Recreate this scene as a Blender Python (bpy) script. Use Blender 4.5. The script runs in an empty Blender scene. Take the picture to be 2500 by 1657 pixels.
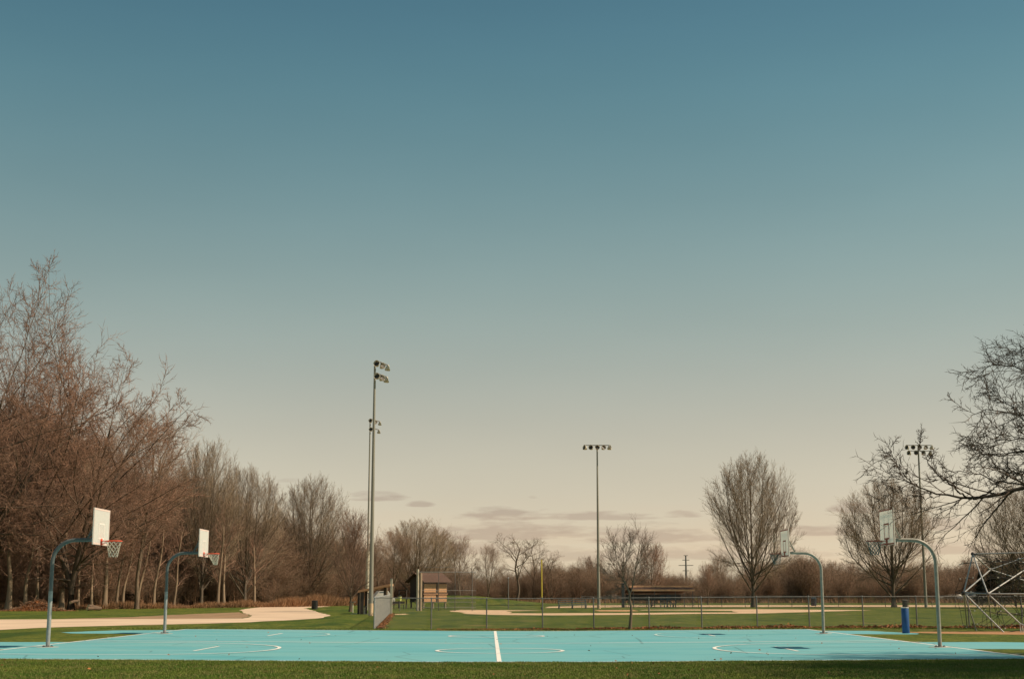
import bpy, math, random
import numpy as np
from mathutils import Vector, Matrix

R = math.radians
sc = bpy.context.scene
C = sc.collection

# ---------------------------------------------------------------- camera
CAM_H = 1.66
PITCH = R(10.08)
cam_d = bpy.data.cameras.new('camera')
cam_d.lens = 50.0
cam_d.sensor_width = 36.0
cam_d.clip_start = 0.1
cam_d.clip_end = 5000
cam = bpy.data.objects.new('camera', cam_d)
C.objects.link(cam)
cam.location = (0, 0, CAM_H)
cam.rotation_euler = (R(90) + PITCH, 0, 0)
sc.camera = cam

# ---------------------------------------------------------------- light
SUN_EL = R(50)
SUN_AZ = R(97)          # clockwise from +Y, so the sun stands to the right
sun_dir = Vector((math.sin(SUN_AZ) * math.cos(SUN_EL), math.cos(SUN_AZ) * math.cos(SUN_EL), math.sin(SUN_EL)))
sun_d = bpy.data.lights.new('sun', 'SUN')
sun_d.energy = 4.3
sun_d.angle = R(0.53)
sun_d.color = (1.0, 0.80, 0.58)
sun = bpy.data.objects.new('sun', sun_d)
C.objects.link(sun)
sun.rotation_euler = sun_dir.to_track_quat('Z', 'Y').to_euler()
sun.location = (60, 0, 60)

sc.view_settings.view_transform = 'Standard'
sc.view_settings.look = 'None'
sc.view_settings.exposure = 0.42
sc.view_settings.gamma = 1.0
sc.view_settings.use_curve_mapping = False


def pix_az_el(px, py):
    dx, dy = (px - 1250) / 3472.2, -(py - 828.5) / 3472.2
    y = math.cos(PITCH) - dy * math.sin(PITCH)
    z = math.sin(PITCH) + dy * math.cos(PITCH)
    return math.atan2(dx, y), math.atan2(z, math.hypot(dx, y))


world = bpy.data.worlds.new('World')
sc.world = world
world.use_nodes = True
wn, wl = world.node_tree.nodes, world.node_tree.links
wn.clear()


def wmath(op, a, b=None, clamp=False):
    n = wn.new('ShaderNodeMath')
    n.operation = op
    n.use_clamp = clamp
    for i, v in enumerate((a, b)):
        if v is None:
            continue
        if isinstance(v, (int, float)):
            n.inputs[i].default_value = v
        else:
            wl.new(v, n.inputs[i])
    return n.outputs[0]


def wmix(blend, fac, a, b):
    n = wn.new('ShaderNodeMix')
    n.data_type = 'RGBA'
    n.blend_type = blend
    if isinstance(fac, (int, float)):
        n.inputs[0].default_value = fac
    else:
        wl.new(fac, n.inputs[0])
    for i, v in ((6, a), (7, b)):
        if isinstance(v, tuple):
            n.inputs[i].default_value = (*v, 1)
        else:
            wl.new(v, n.inputs[i])
    return n.outputs[2]


SKY_STRENGTH = 0.15
sky = wn.new('ShaderNodeTexSky')
sky.sky_type = 'NISHITA'
sky.sun_disc = False
sky.sun_elevation = SUN_EL
sky.sun_rotation = SUN_AZ
sky.air_density = 1.0
sky.dust_density = 1.0
sky.ozone_density = 1.0
tc = wn.new('ShaderNodeTexCoord')
sep = wn.new('ShaderNodeSeparateXYZ')
wl.new(tc.outputs['Generated'], sep.inputs[0])
el = wmath('ARCSINE', sep.outputs[2])
az = wmath('ARCTAN2', sep.outputs[0], sep.outputs[1])
# the sky's own colour by height: warm cream low down, teal high up (elevation 0 .. 30 degrees)
ramp = wn.new('ShaderNodeValToRGB')
wl.new(wmath('DIVIDE', el, R(30)), ramp.inputs[0])
SKY_STOPS = [(0.000, (1.000, 1.000, 0.916)), (0.024, (0.945, 0.826, 0.771)), (0.078, (0.767, 0.607, 0.530)), (0.160, (0.755, 0.555, 0.413)), (0.242, (0.724, 0.528, 0.371)), (0.352, (0.636, 0.537, 0.363)), (0.462, (0.529, 0.525, 0.362)), (0.571, (0.421, 0.495, 0.355)), (0.678, (0.332, 0.464, 0.349)), (0.783, (0.271, 0.408, 0.332)), (1.000, (0.243, 0.388, 0.325))]
cr = ramp.color_ramp
cr.interpolation = 'B_SPLINE'
while len(cr.elements) < len(SKY_STOPS):
    cr.elements.new(0.5)
for e, (p, c) in zip(cr.elements, SKY_STOPS):
    e.position = p
    e.color = (*c, 1)
base = wmix('MULTIPLY', 1.0, sky.outputs[0], ramp.outputs[0])

# faint uneven haze
hz = wn.new('ShaderNodeTexNoise')
hz.inputs['Scale'].default_value = 2.2
hz.inputs['Detail'].default_value = 5
hmap = wn.new('ShaderNodeMapping')
hmap.inputs['Scale'].default_value = (1, 1, 3.5)
wl.new(tc.outputs['Generated'], hmap.inputs[0])
wl.new(hmap.outputs[0], hz.inputs['Vector'])
hm = wn.new('ShaderNodeMapRange')
hm.inputs[1].default_value, hm.inputs[2].default_value = 0.3, 0.7
hm.inputs[3].default_value, hm.inputs[4].default_value = 0.955, 1.045
wl.new(hz.outputs[0], hm.inputs[0])
hc = wn.new('ShaderNodeCombineXYZ')
for q_ in range(3):
    wl.new(hm.outputs[0], hc.inputs[q_])
base = wmix('MULTIPLY', 1.0, base, hc.outputs[0])

# thin flat evening clouds low over the horizon
cv = wn.new('ShaderNodeCombineXYZ')
wl.new(wmath('MULTIPLY', az, 9.0), cv.inputs[0])
wl.new(wmath('MULTIPLY', el, 75.0), cv.inputs[1])
nz = wn.new('ShaderNodeTexNoise')
nz.inputs['Scale'].default_value = 1.0
nz.inputs['Detail'].default_value = 7
nz.inputs['Roughness'].default_value = 0.62
wl.new(cv.outputs[0], nz.inputs['Vector'])
cv2 = wn.new('ShaderNodeCombineXYZ')
wl.new(wmath('MULTIPLY', az, 45.0), cv2.inputs[0])
wl.new(wmath('MULTIPLY', el, 240.0), cv2.inputs[1])
nz2 = wn.new('ShaderNodeTexNoise')
nz2.inputs['Scale'].default_value = 1.0
nz2.inputs['Detail'].default_value = 5
wl.new(cv2.outputs[0], nz2.inputs['Vector'])
wob = wmath('ADD', wmath('MULTIPLY', wmath('SUBTRACT', nz.outputs[0], 0.5), 5.0),
            wmath('MULTIPLY', wmath('SUBTRACT', nz2.outputs[0], 0.5), 3.4))
# (x, y of the flat underside, half width, height, density) of each cloud streak
CLOUDS = [(922, 1217, 70, 17, .85), (1026, 1233, 30, 11, .8), (708, 1175, 34, 9, .4), (1225, 1264, 115, 22, .9),
          (1450, 1264, 125, 15, .8), (1668, 1259, 42, 14, .75), (1300, 1215, 16, 6, .45), (1250, 1308, 200, 34, .85),
          (1600, 1316, 210, 30, .8), (2080, 1244, 55, 24, .75), (1990, 1302, 90, 20, .8), (2300, 1287, 80, 18, .75),
          (1750, 1356, 260, 26, .65), (1120, 1346, 220, 24, .65), (2330, 1345, 110, 22, .65), (1480, 1362, 190, 22, .6)]
mask = None
for (px, py, w, h, dens) in CLOUDS:
    a0, e0 = pix_az_el(px, py)
    aw, eh = w / 3520.0, h / 3520.0
    u = wmath('MULTIPLY', wmath('SUBTRACT', az, a0), 1 / aw)
    v = wmath('MULTIPLY', wmath('SUBTRACT', el, e0), 1 / eh)
    vneg = wmath('MULTIPLY', wmath('MINIMUM', v, 0.0), 3.2)          # flat below, ragged above
    v = wmath('ADD', wmath('MAXIMUM', v, 0.0), vneg)
    d2 = wmath('ADD', wmath('MULTIPLY', u, u), wmath('MULTIPLY', v, v))
    m = wmath('SUBTRACT', 1.35, wmath('ADD', d2, wob))
    m = wmath('MULTIPLY', wmath('MULTIPLY', m, 0.85, clamp=True), dens)
    mask = m if mask is None else wmath('MAXIMUM', mask, m)
# pink veil under the streaks
rp = wn.new('ShaderNodeValToRGB')
wl.new(wmath('DIVIDE', el, R(8)), rp.inputs[0])
rp.color_ramp.elements[0].position = 0.12
rp.color_ramp.elements[0].color = (1, 1, 1, 1)
rp.color_ramp.elements[1].position = 0.52
rp.color_ramp.elements[1].color = (0, 0, 0, 1)
band = wmath('MULTIPLY', wmath('MULTIPLY', wmath('SUBTRACT', nz.outputs[0], 0.40), 4.0, clamp=True), rp.outputs[0])
base = wmix('MIX', wmath('MULTIPLY', band, 0.5), base, wmix('MULTIPLY', 1.0, base, (1.03, 0.90, 0.85)))
base = wmix('MIX', mask, base, wmix('MULTIPLY', 1.0, base, (0.76, 0.70, 0.715)))
bg = wn.new('ShaderNodeBackground')
bg.inputs[1].default_value = SKY_STRENGTH
wo = wn.new('ShaderNodeOutputWorld')
wl.new(base, bg.inputs[0])
wl.new(bg.outputs[0], wo.inputs[0])


# ---------------------------------------------------------------- geometry of the picture
def ray(px, py):
    dx, dy = (px - 1250) / 3472.2, -(py - 828.5) / 3472.2
    return Vector((dx, math.cos(PITCH) - dy * math.sin(PITCH), math.sin(PITCH) + dy * math.cos(PITCH)))


def at(px, py, Y):
    r = ray(px, py)
    t = Y / r.y
    return Vector((r.x * t, Y, CAM_H + r.z * t))


def gz(x, y=0):           # the courts sag a little in the middle
    return 0.08 * min(1.0, max(0.0, (abs(x) - 2) / 11.0))


def G(px, py):
    r = ray(px, py)
    z = 0.0
    for _ in range(6):
        t = (z - CAM_H) / r.z
        z = gz(r.x * t)
    return Vector((r.x * t, r.y * t, z))


def GY(px, Y):            # the ground point at distance Y under picture column px (near the horizon)
    x = (px - 1250) / 3526.0 * Y
    return Vector((x, Y, gz(x)))


# ---------------------------------------------------------------- tags
def tag(o, label=None, cat=None, group=None, kind=None):
    if label: o['label'] = label
    if cat: o['category'] = cat
    if group: o['group'] = group
    if kind: o['kind'] = kind
    return o


def thing(name, label, cat, loc=(0, 0, 0), rz=0.0, group=None):
    o = bpy.data.objects.new(name, None)
    C.objects.link(o)
    o.empty_display_size = 0.3
    o.location = loc
    o.rotation_euler = (0, 0, rz)
    return tag(o, label, cat, group)


def copy_tree(o, parent=None):
    c = o.copy()
    C.objects.link(c)
    if parent is not None:
        c.parent = parent
    for ch in list(o.children):
        copy_tree(ch, c)
    return c


# ---------------------------------------------------------------- mesh helpers
def np_mesh(name, V, F, mat, parent=None, smooth=False, mats=None, midx=None):
    """V (n,3) array, F (m,k) array of equal-size faces or a list of such arrays"""
    me = bpy.data.meshes.new(name)
    Fs = F if isinstance(F, list) else [F]
    Fs = [f for f in Fs if len(f)]
    V = np.asarray(V, dtype=np.float32)
    me.vertices.add(len(V))
    me.vertices.foreach_set('co', V.ravel())
    loops = np.concatenate([f.ravel() for f in Fs]).astype(np.int32)
    sizes = np.concatenate([np.full(len(f), f.shape[1], dtype=np.int32) for f in Fs])
    starts = np.concatenate(([0], np.cumsum(sizes)[:-1])).astype(np.int32)
    me.loops.add(len(loops))
    me.loops.foreach_set('vertex_index', loops)
    me.polygons.add(len(sizes))
    me.polygons.foreach_set('loop_start', starts)
    me.polygons.foreach_set('loop_total', sizes)
    if smooth:
        me.polygons.foreach_set('use_smooth', np.ones(len(sizes), dtype=bool))
    if mat is not None: me.materials.append(mat)
    me.update(calc_edges=True)
    o = bpy.data.objects.new(name, me)
    if parent is not None:
        o.parent = parent
    C.objects.link(o)
    return o


class MB:
    """collects boxes, bars, tubes and faces into one mesh"""
    def __init__(s):
        s.v, s.f = [], []

    def add(s, vs, fs):
        b = len(s.v)
        s.v += [tuple(v) for v in vs]
        s.f += [tuple(i + b for i in f) for f in fs]
        return s

    def box(s, c, size, rot=None, taper=1.0):
        x, y, z = size[0] / 2, size[1] / 2, size[2] / 2
        vs = [Vector((sx * x * (taper if sz > 0 else 1), sy * y * (taper if sz > 0 else 1), sz * z)) for sz in (-1, 1) for sx, sy in ((-1, -1), (1, -1), (1, 1), (-1, 1))]
        if rot is not None:
            vs = [rot @ v for v in vs]
        c = Vector(c)
        return s.add([v + c for v in vs], [(0, 3, 2, 1), (4, 5, 6, 7), (0, 1, 5, 4), (1, 2, 6, 5), (2, 3, 7, 6), (3, 0, 4, 7)])

    def tube(s, pts, r, n=10, closed=False, cap=True):
        pts = [Vector(p) for p in pts]
        m = len(pts)
        rs = r if isinstance(r, (list, tuple)) else [r] * m
        ref = None
        vs, fs = [], []
        for i, p in enumerate(pts):
            if closed:
                t = pts[(i + 1) % m] - pts[i - 1]
            else:
                t = pts[min(i + 1, m - 1)] - pts[max(i - 1, 0)]
            t.normalize()
            if ref is None:
                ref = Vector((0, 0, 1)) if abs(t.z) < 0.9 else Vector((1, 0, 0))
            u = t.cross(ref).normalized()
            w = t.cross(u).normalized()
            ref = u.cross(t) * -1 if False else ref
            for k in range(n):
                a = 2 * math.pi * k / n
                vs.append(p + (u * math.cos(a) + w * math.sin(a)) * rs[i])
        for i in range(m if closed else m - 1):
            for k in range(n):
                a, b = i * n + k, i * n + (k + 1) % n
                j = (i + 1) % m
                fs.append((a, b, j * n + (k + 1) % n, j * n + k))
        if cap and not closed:
            fs.append(tuple(range(n))[::-1])
            fs.append(tuple((m - 1) * n + k for k in range(n)))
        return s.add(vs, fs)

    def bar(s, a, b, r, n=6):
        return s.tube([a, b], r, n)

    def lathe(s, prof, c=(0, 0, 0), n=24, rot=None):
        vs, fs = [], []
        c = Vector(c)
        for (r, z) in prof:
            for k in range(n):
                a = 2 * math.pi * k / n
                v = Vector((r * math.cos(a), r * math.sin(a), z))
                vs.append((rot @ v if rot is not None else v) + c)
        for i in range(len(prof) - 1):
            for k in range(n):
                fs.append((i * n + k, i * n + (k + 1) % n, (i + 1) * n + (k + 1) % n, (i + 1) * n + k))
        return s.add(vs, fs)

    def build(s, name, mat, parent=None, smooth=False, bevel=0.0):
        me = bpy.data.meshes.new(name)
        me.from_pydata(s.v, [], s.f)
        me.materials.append(mat)
        me.validate()
        if smooth:
            me.polygons.foreach_set('use_smooth', [True] * len(me.polygons))
        o = bpy.data.objects.new(name, me)
        if parent is not None:
            o.parent = parent
        C.objects.link(o)
        if bevel:
            b = o.modifiers.new('bevel', 'BEVEL')
            b.width = bevel
            b.segments = 2
            b.limit_method = 'ANGLE'
        if smooth:
            try:
                me.set_sharp_from_angle(angle=R(40))
            except Exception:
                pass
        return o


# ---------------------------------------------------------------- materials
def new_mat(name, rough=0.8, spec=0.3, metal=0.0):
    m = bpy.data.materials.new(name)
    m.use_nodes = True
    b = m.node_tree.nodes['Principled BSDF']
    b.inputs['Roughness'].default_value = rough
    b.inputs['Specular IOR Level'].default_value = spec
    b.inputs['Metallic'].default_value = metal
    return m, m.node_tree.nodes, m.node_tree.links, b


def mixc(nt, fac, a, b, blend='MIX'):
    n = nt.nodes.new('ShaderNodeMix')
    n.data_type = 'RGBA'
    n.blend_type = blend
    if isinstance(fac, (int, float)):
        n.inputs[0].default_value = fac
    else:
        nt.links.new(fac, n.inputs[0])
    for i, v in ((6, a), (7, b)):
        if isinstance(v, tuple):
            n.inputs[i].default_value = (*v, 1)
        else:
            nt.links.new(v, n.inputs[i])
    return n.outputs[2]


def noise(nt, scale, detail=4, vec=None, rough=0.5, lo=None, hi=None, stretch=None, coords='Object'):
    n = nt.nodes.new('ShaderNodeTexNoise')
    n.inputs['Scale'].default_value = scale
    n.inputs['Detail'].default_value = detail
    n.inputs['Roughness'].default_value = rough
    t = nt.nodes.new('ShaderNodeTexCoord')
    src = t.outputs[coords]
    if stretch:
        mp = nt.nodes.new('ShaderNodeMapping')
        mp.inputs['Scale'].default_value = stretch
        nt.links.new(src, mp.inputs[0])
        src = mp.outputs[0]
    nt.links.new(src, n.inputs['Vector'])
    o = n.outputs[0]
    if lo is not None:
        mr = nt.nodes.new('ShaderNodeMapRange')
        mr.inputs[1].default_value = lo
        mr.inputs[2].default_value = hi
        nt.links.new(o, mr.inputs[0])
        o = mr.outputs[0]
    return o


def simple(name, col, col2=None, scale=6, rough=0.75, spec=0.3, metal=0.0, bump=0.0, island=False, lo=.35, hi=.65, stretch=None):
    m, n, l, b = new_mat(name, rough, spec, metal)
    if col2 is None:
        col2 = tuple(c * 0.8 for c in col)
    f = noise(m.node_tree, scale, 5, lo=lo, hi=hi, stretch=stretch)
    c = mixc(m.node_tree, f, col, col2)
    if island:
        g = n.new('ShaderNodeNewGeometry')
        mr = n.new('ShaderNodeMapRange')
        mr.inputs[3].default_value = 0.65
        mr.inputs[4].default_value = 1.35
        l.new(g.outputs['Random Per Island'], mr.inputs[0])
        hs = n.new('ShaderNodeHueSaturation')
        l.new(mr.outputs[0], hs.inputs['Value'])
        l.new(c, hs.inputs['Color'])
        c = hs.outputs[0]
    l.new(c, b.inputs['Base Color'])
    if bump:
        bp = n.new('ShaderNodeBump')
        bp.inputs['Strength'].default_value = bump
        bp.inputs['Distance'].default_value = 0.02
        l.new(noise(m.node_tree, scale * 5, 4), bp.inputs['Height'])
        l.new(bp.outputs[0], b.inputs['Normal'])
    return m


# ---------------------------------------------------------------- bare trees
rng = np.random.default_rng(11)


def unit(v):
    return v / (np.linalg.norm(v, axis=-1, keepdims=True) + 1e-9)


def spawn(par, k, t0, t1, ang, angv, lf, n, wob, up, rr, tip=0.25, prof=None, lv=.25, rmin=0.0, env=None, angt=None):
    """k children on every parent branch; par = (P (B,n,3), r (B,n), L (B,))"""
    P, Rr, L = par
    B, m, _ = P.shape
    idx = np.repeat(np.arange(B), k)
    j = np.tile(np.arange(k), B)
    t = t0 + (t1 - t0) * (j + rng.random(B * k)) / k
    u = np.clip(t * (m - 1), 0, m - 1.001)
    i0 = u.astype(int)
    fr = (u - i0)[:, None]
    a, b = P[idx, i0], P[idx, i0 + 1]
    pos = a + (b - a) * fr
    tan = unit(b - a)
    rad = (Rr[idx, i0] * (1 - fr[:, 0]) + Rr[idx, i0 + 1] * fr[:, 0]) * rr
    phi = j * 2.39996 + rng.random(B * k) * 1.2 + np.repeat(rng.random(B) * 6.28, k)
    ref = np.where(np.abs(tan[:, 2:3]) < 0.9, np.array([[0, 0, 1.0]]), np.array([[1.0, 0, 0]]))
    e1 = unit(np.cross(tan, ref))
    e2 = np.cross(tan, e1)
    perp = e1 * np.cos(phi)[:, None] + e2 * np.sin(phi)[:, None]
    if angt is not None:
        ang = ang + angt * t
    th = np.radians(ang + angv * (rng.random(B * k) * 2 - 1))[:, None]
    d = tan * np.cos(th) + perp * np.sin(th)
    ln = L[idx] * lf * (1 - lv + 2 * lv * rng.random(B * k))
    if prof is not None:
        ln = ln * prof(t)
    if env is not None:         # reach out to an ellipsoid (centre height, half width, half height)
        zc, ea, eb = env
        p = (pos - np.array([0, 0, zc])) / np.array([ea, ea, eb])
        q = unit(d + np.array([0, 0, up * 4])) / np.array([ea, ea, eb])
        A, Bq, Cq = (q * q).sum(1), 2 * (p * q).sum(1), (p * p).sum(1) - 1
        disc = np.sqrt(np.maximum(Bq * Bq - 4 * A * Cq, 0))
        ln = np.clip((-Bq + disc) / (2 * A), ea * .15, 9e9) * (1 - lv + lv * rng.random(B * k))
    out = np.empty((B * k, n, 3))
    out[:, 0] = pos
    st = (ln / (n - 1))[:, None]
    for s in range(1, n):
        d = d + rng.normal(size=d.shape) * wob
        d[:, 2] += up
        d = unit(d)
        out[:, s] = out[:, s - 1] + d * st
    tp = np.linspace(1, tip, n)[None, :]
    return out, np.maximum(rad[:, None] * tp, rmin * np.linspace(1, .6, n)[None, :]), ln


def tubes(levels):
    """levels: list of (par, sides); returns V, [F quads, F tris]"""
    Vs, Q, T = [], [], []
    base = 0
    for (P, Rr, L), m in levels:
        B, n, _ = P.shape
        tan = np.empty_like(P)
        tan[:, 1:-1] = P[:, 2:] - P[:, :-2]
        tan[:, 0] = P[:, 1] - P[:, 0]
        tan[:, -1] = P[:, -1] - P[:, -2]
        tan = unit(tan)
        ref = np.broadcast_to(np.array([0.31, 0.87, 0.38]), tan.shape)
        e1 = unit(np.cross(tan, ref))
        e2 = np.cross(tan, e1)
        a = np.arange(m) * 2 * np.pi / m
        ring = (P[:, :, None, :] + Rr[:, :, None, None] * (e1[:, :, None, :] * np.cos(a)[None, None, :, None] + e2[:, :, None, :] * np.sin(a)[None, None, :, None]))
        # last ring collapses to one point
        V = np.concatenate([ring[:, :-1].reshape(B, (n - 1) * m, 3), P[:, -1:, :]], axis=1)
        nv = (n - 1) * m + 1
        off = base + (np.arange(B) * nv)[:, None, None, None]
        if n > 2:
            i = np.arange(n - 2)[:, None]
            k = np.arange(m)[None, :]
            k2 = (k + 1) % m
            q = np.stack([i * m + k, i * m + k2, (i + 1) * m + k2, (i + 1) * m + k], axis=-1)
            Q.append((q[None] + off).reshape(-1, 4))
        k = np.arange(m)
        t = np.stack([(n - 2) * m + k, (n - 2) * m + (k + 1) % m, np.full(m, (n - 1) * m)], axis=-1)
        T.append((t[None] + off[:, 0]).reshape(-1, 3))
        Vs.append(V.reshape(-1, 3))
        base += B * nv
    return np.concatenate(Vs), [np.concatenate(Q) if Q else np.zeros((0, 4), int), np.concatenate(T)]


def trunk0(pts, r0, r1, n=10):
    pts = np.array(pts, dtype=float)
    u = np.linspace(0, len(pts) - 1, n)
    P = np.stack([np.interp(u, np.arange(len(pts)), pts[:, i]) for i in range(3)], axis=1)
    rad = np.linspace(r0, r1, n)
    rad[0] *= 1.5
    rad[1] *= 1.1
    L = np.array([np.linalg.norm(pts[-1] - pts[0])])
    return P[None], rad[None], L


def merge(*ps):
    return tuple(np.concatenate([p[i] for p in ps]) for i in range(3))


def make_tree(kind, H, seed, bark, twig, name='bare_tree'):
    """returns an unlabelled root Empty with children trunk and crown; base at the origin"""
    global rng
    rng = np.random.default_rng(seed)
    if kind == 'vase':            # many limbs fan upwards out of a short trunk, egg-shaped outline
        ld = [trunk0([(0, 0, 0), (.03, 0, H * .14), (0, .05, H * .4), (.1, 0, H * .88)], H * .0165, H * .0025, 12)]
        for q in range(9):
            a = q * 2.4 + rng.random() * .5
            w = H * ((.10, .19, .30)[q % 3] + .03 * rng.random())
            z0 = H * (.13 + .14 * rng.random())
            zt = H * ((.93, .84, .60)[q % 3])
            zt -= H * .02
            lp = trunk0([(0, 0, z0), (math.cos(a) * w * .46, math.sin(a) * w * .46, z0 + (zt - z0) * .20), (math.cos(a) * w * .86, math.sin(a) * w * .86, z0 + (zt - z0) * .56), (math.cos(a) * w, math.sin(a) * w, zt)], H * .0062, H * .0018, 12)
            lp[1][:, :2] = H * .0062
            ld.append(lp)
        t = merge(*ld)
        E = (H * .53, H * .375, H * .47)
        l1 = spawn(t, 14, .10, .97, 56, 10, .62, 9, .045, .045, .42, env=E, angt=-34, lv=.12)
        l2 = spawn(l1, 11, .12, .97, 26, 9, .30, 6, .06, .045, .5, prof=lambda x: 1.2 - x * .7, rmin=.010)
        l3 = spawn(l2, 5, .1, .98, 28, 10, .55, 4, .08, .05, .6, rmin=.009, prof=lambda x: 1.1 - x * .5)
        l4 = spawn(l3, 3, .1, .98, 28, 12, .5, 3, .1, .05, .6, rmin=.0075)
    elif kind == 'spread':        # wide forest-edge maple
        ld = []
        for q in range(4):
            a = q * 1.57 + rng.random() * .8
            w = H * (.17 + .13 * rng.random())
            ld.append(trunk0([(0, 0, 0), (.1, .05, H * .09), (math.cos(a) * w * .28, math.sin(a) * w * .28, H * .24), (math.cos(a) * w * .8, math.sin(a) * w * .8, H * .44), (math.cos(a) * w * 1.35, math.sin(a) * w * 1.35, H * (.56 + .12 * rng.random()))], H * .0115, H * .0028, 14))
        t = merge(*ld)
        E = (H * .56, H * .45, H * .45)
        l1 = spawn(t, 14, .20, .98, 70, 14, .60, 12, .08, .004, .48, env=E, angt=-14, lv=.18)
        l2 = spawn(l1, 11, .15, .97, 44, 14, .36, 7, .11, .015, .42, prof=lambda x: 1.2 - x * .8, rmin=.016)
        l3 = spawn(l2, 8, .1, .98, 36, 14, .46, 5, .12, .02, .5, rmin=.016, prof=lambda x: 1.1 - x * .5)
        l4 = spawn(l3, 6, .1, .98, 32, 14, .48, 3, .12, .02, .6, rmin=.013)
    elif kind == 'tall':          # woodland tree, crown high up
        ld = []
        for q in range(2):
            a = q * 3.14 + rng.random() * 2
            w = H * (.05 + .06 * rng.random())
            ld.append(trunk0([(0, 0, 0), (.1, .05, H * .16), (math.cos(a) * w * .3, math.sin(a) * w * .3, H * .34), (math.cos(a) * w, math.sin(a) * w, H * .6), (math.cos(a) * w * 1.1, math.sin(a) * w * 1.1, H * (.74 + .1 * rng.random()))], H * .010, H * .0028, 14))
        t = merge(*ld)
        E = (H * .66, H * .26, H * .34)
        l1 = spawn(t, 13, .40, .97, 54, 12, .38, 9, .08, .05, .5, env=E, angt=-30, lv=.22)
        l2 = spawn(l1, 10, .12, .97, 32, 12, .42, 6, .1, .05, .48, prof=lambda x: 1.2 - x * .7, rmin=.014)
        l3 = spawn(l2, 8, .1, .98, 32, 12, .42, 4, .1, .04, .55, rmin=.010)
        l4 = spawn(l3, 5, .1, .98, 32, 12, .5, 3, .12, .04, .6, rmin=.008)
    elif kind == 'round':         # small dense round-headed tree
        t = trunk0([(0, 0, 0), (.05, 0, H * .15), (0, .05, H * .4), (0.1, 0, H * .78)], H * .020, H * .004, 10)
        E = (H * .58, H * .40, H * .42)
        l1 = spawn(t, 30, .24, .92, 58, 12, .55, 8, .08, .06, .42, env=E, angt=-38, lv=.2)
        l2 = spawn(l1, 12, .12, .97, 32, 12, .38, 6, .1, .05, .5, prof=lambda x: 1.15 - x * .7, rmin=.010)
        l3 = spawn(l2, 7, .1, .98, 32, 12, .45, 4, .1, .05, .6, rmin=.007)
        l4 = spawn(l3, 4, .1, .98, 30, 12, .5, 3, .12, .05, .6, rmin=.006)
    elif kind == 'gnarl':         # sparse crooked tree
        t = trunk0([(0, 0, 0), (.4, 0, H * .2), (-.2, .2, H * .5), (.7, 0, H * .8)], H * .015, H * .006, 12)
        l1 = spawn(t, 8, .4, .99, 42, 14, .55, 10, .17, .045, .62, prof=lambda x: (1.3 - x * .7), lv=.3)
        l2 = spawn(l1, 8, .2, .97, 42, 14, .42, 7, .17, .04, .5, prof=lambda x: 1.2 - x * .7, rmin=.02)
        l3 = spawn(l2, 7, .1, .98, 40, 14, .42, 5, .16, .02, .55, rmin=.012)
        l4 = spawn(l3, 4, .1, .98, 38, 14, .5, 3, .15, .0, .6, rmin=.009)
    elif kind == 'bush':          # many-stemmed thicket shrub
        ts = []
        for q in range(11):
            a, s = rng.random() * 6.28, .08 + .22 * rng.random()
            b0 = (math.cos(a) * .35 * H * .3, math.sin(a) * .35 * H * .3)
            ts.append(trunk0([(b0[0], b0[1], -.1), (b0[0] + math.cos(a) * s * H * .3, b0[1] + math.sin(a) * s * H * .3, H * .35),
                              (b0[0] + math.cos(a) * s * H * (1 + rng.random()), b0[1] + math.sin(a) * s * H, H * (.6 + .35 * rng.random()))], H * .008, H * .003, 6))
        t = merge(*ts)
        l1 = spawn(t, 7, .12, .97, 38, 16, .42, 6, .14, .05, .6, rmin=.016)
        l2 = spawn(l1, 6, .1, .97, 40, 16, .5, 4, .16, .03, .6, rmin=.012)
        l3 = spawn(l2, 6, .1, .98, 40, 18, .5, 3, .16, .02, .6, rmin=.010)
        l4 = None
    root = bpy.data.objects.new(name, None)
    C.objects.link(root)
    V, F = tubes([(t, 7 if kind != 'bush' else 4), (l1, 5 if kind != 'bush' else 3)])
    a = np_mesh('trunk', V, F, bark, root, smooth=True)
    V2, F2 = tubes([(l2, 3), (l3, 3)] + ([(l4, 3)] if l4 is not None else []))
    b = np_mesh('crown', V2, F2, twig, root)
    zz = np.concatenate([V[:, 2], V2[:, 2]])
    xx = np.concatenate([V[:, 0], V2[:, 0]])
    root['proto_h'] = float(np.percentile(zz, 99.8))
    root['proto_x0'] = float(np.percentile(xx, .3))
    root['proto_x1'] = float(np.percentile(xx, 99.7))
    return root, len(F[0]) * 2 + len(F[1]) + len(F2[0]) * 2 + len(F2[1])

# ================================================================= materials
def grass_mat(name, lush=0.0):
    m, n, l, b = new_mat(name, 0.9, 0.15)
    nt = m.node_tree
    c = mixc(nt, noise(nt, 0.09, 6, lo=.38, hi=.62, stretch=(1, .6, 1)), (0.056, 0.095, 0.010), (0.112, 0.130, 0.018))
    c = mixc(nt, noise(nt, 1.1, 7, lo=.44, hi=.66, stretch=(1, .3, 1)), c, (0.150, 0.155, 0.026))
    c = mixc(nt, noise(nt, 0.45, 7, lo=.52, hi=.66, stretch=(1, .25, 1)), c, (0.040, 0.072, 0.010))
    c = mixc(nt, noise(nt, 7, 5, lo=.42, hi=.70, stretch=(1, .35, 1)), c, (0.036, 0.058, 0.009))
    c = mixc(nt, noise(nt, 0.30, 8, lo=.62, hi=.72, stretch=(1, .3, 1)), c, (0.19, 0.145, 0.055))
    l.new(c, b.inputs['Base Color'])
    bp = n.new('ShaderNodeBump')
    bp.inputs['Strength'].default_value = 0.9
    bp.inputs['Distance'].default_value = 0.05
    l.new(noise(nt, 30, 4), bp.inputs['Height'])
    l.new(bp.outputs[0], b.inputs['Normal'])
    return m


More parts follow.
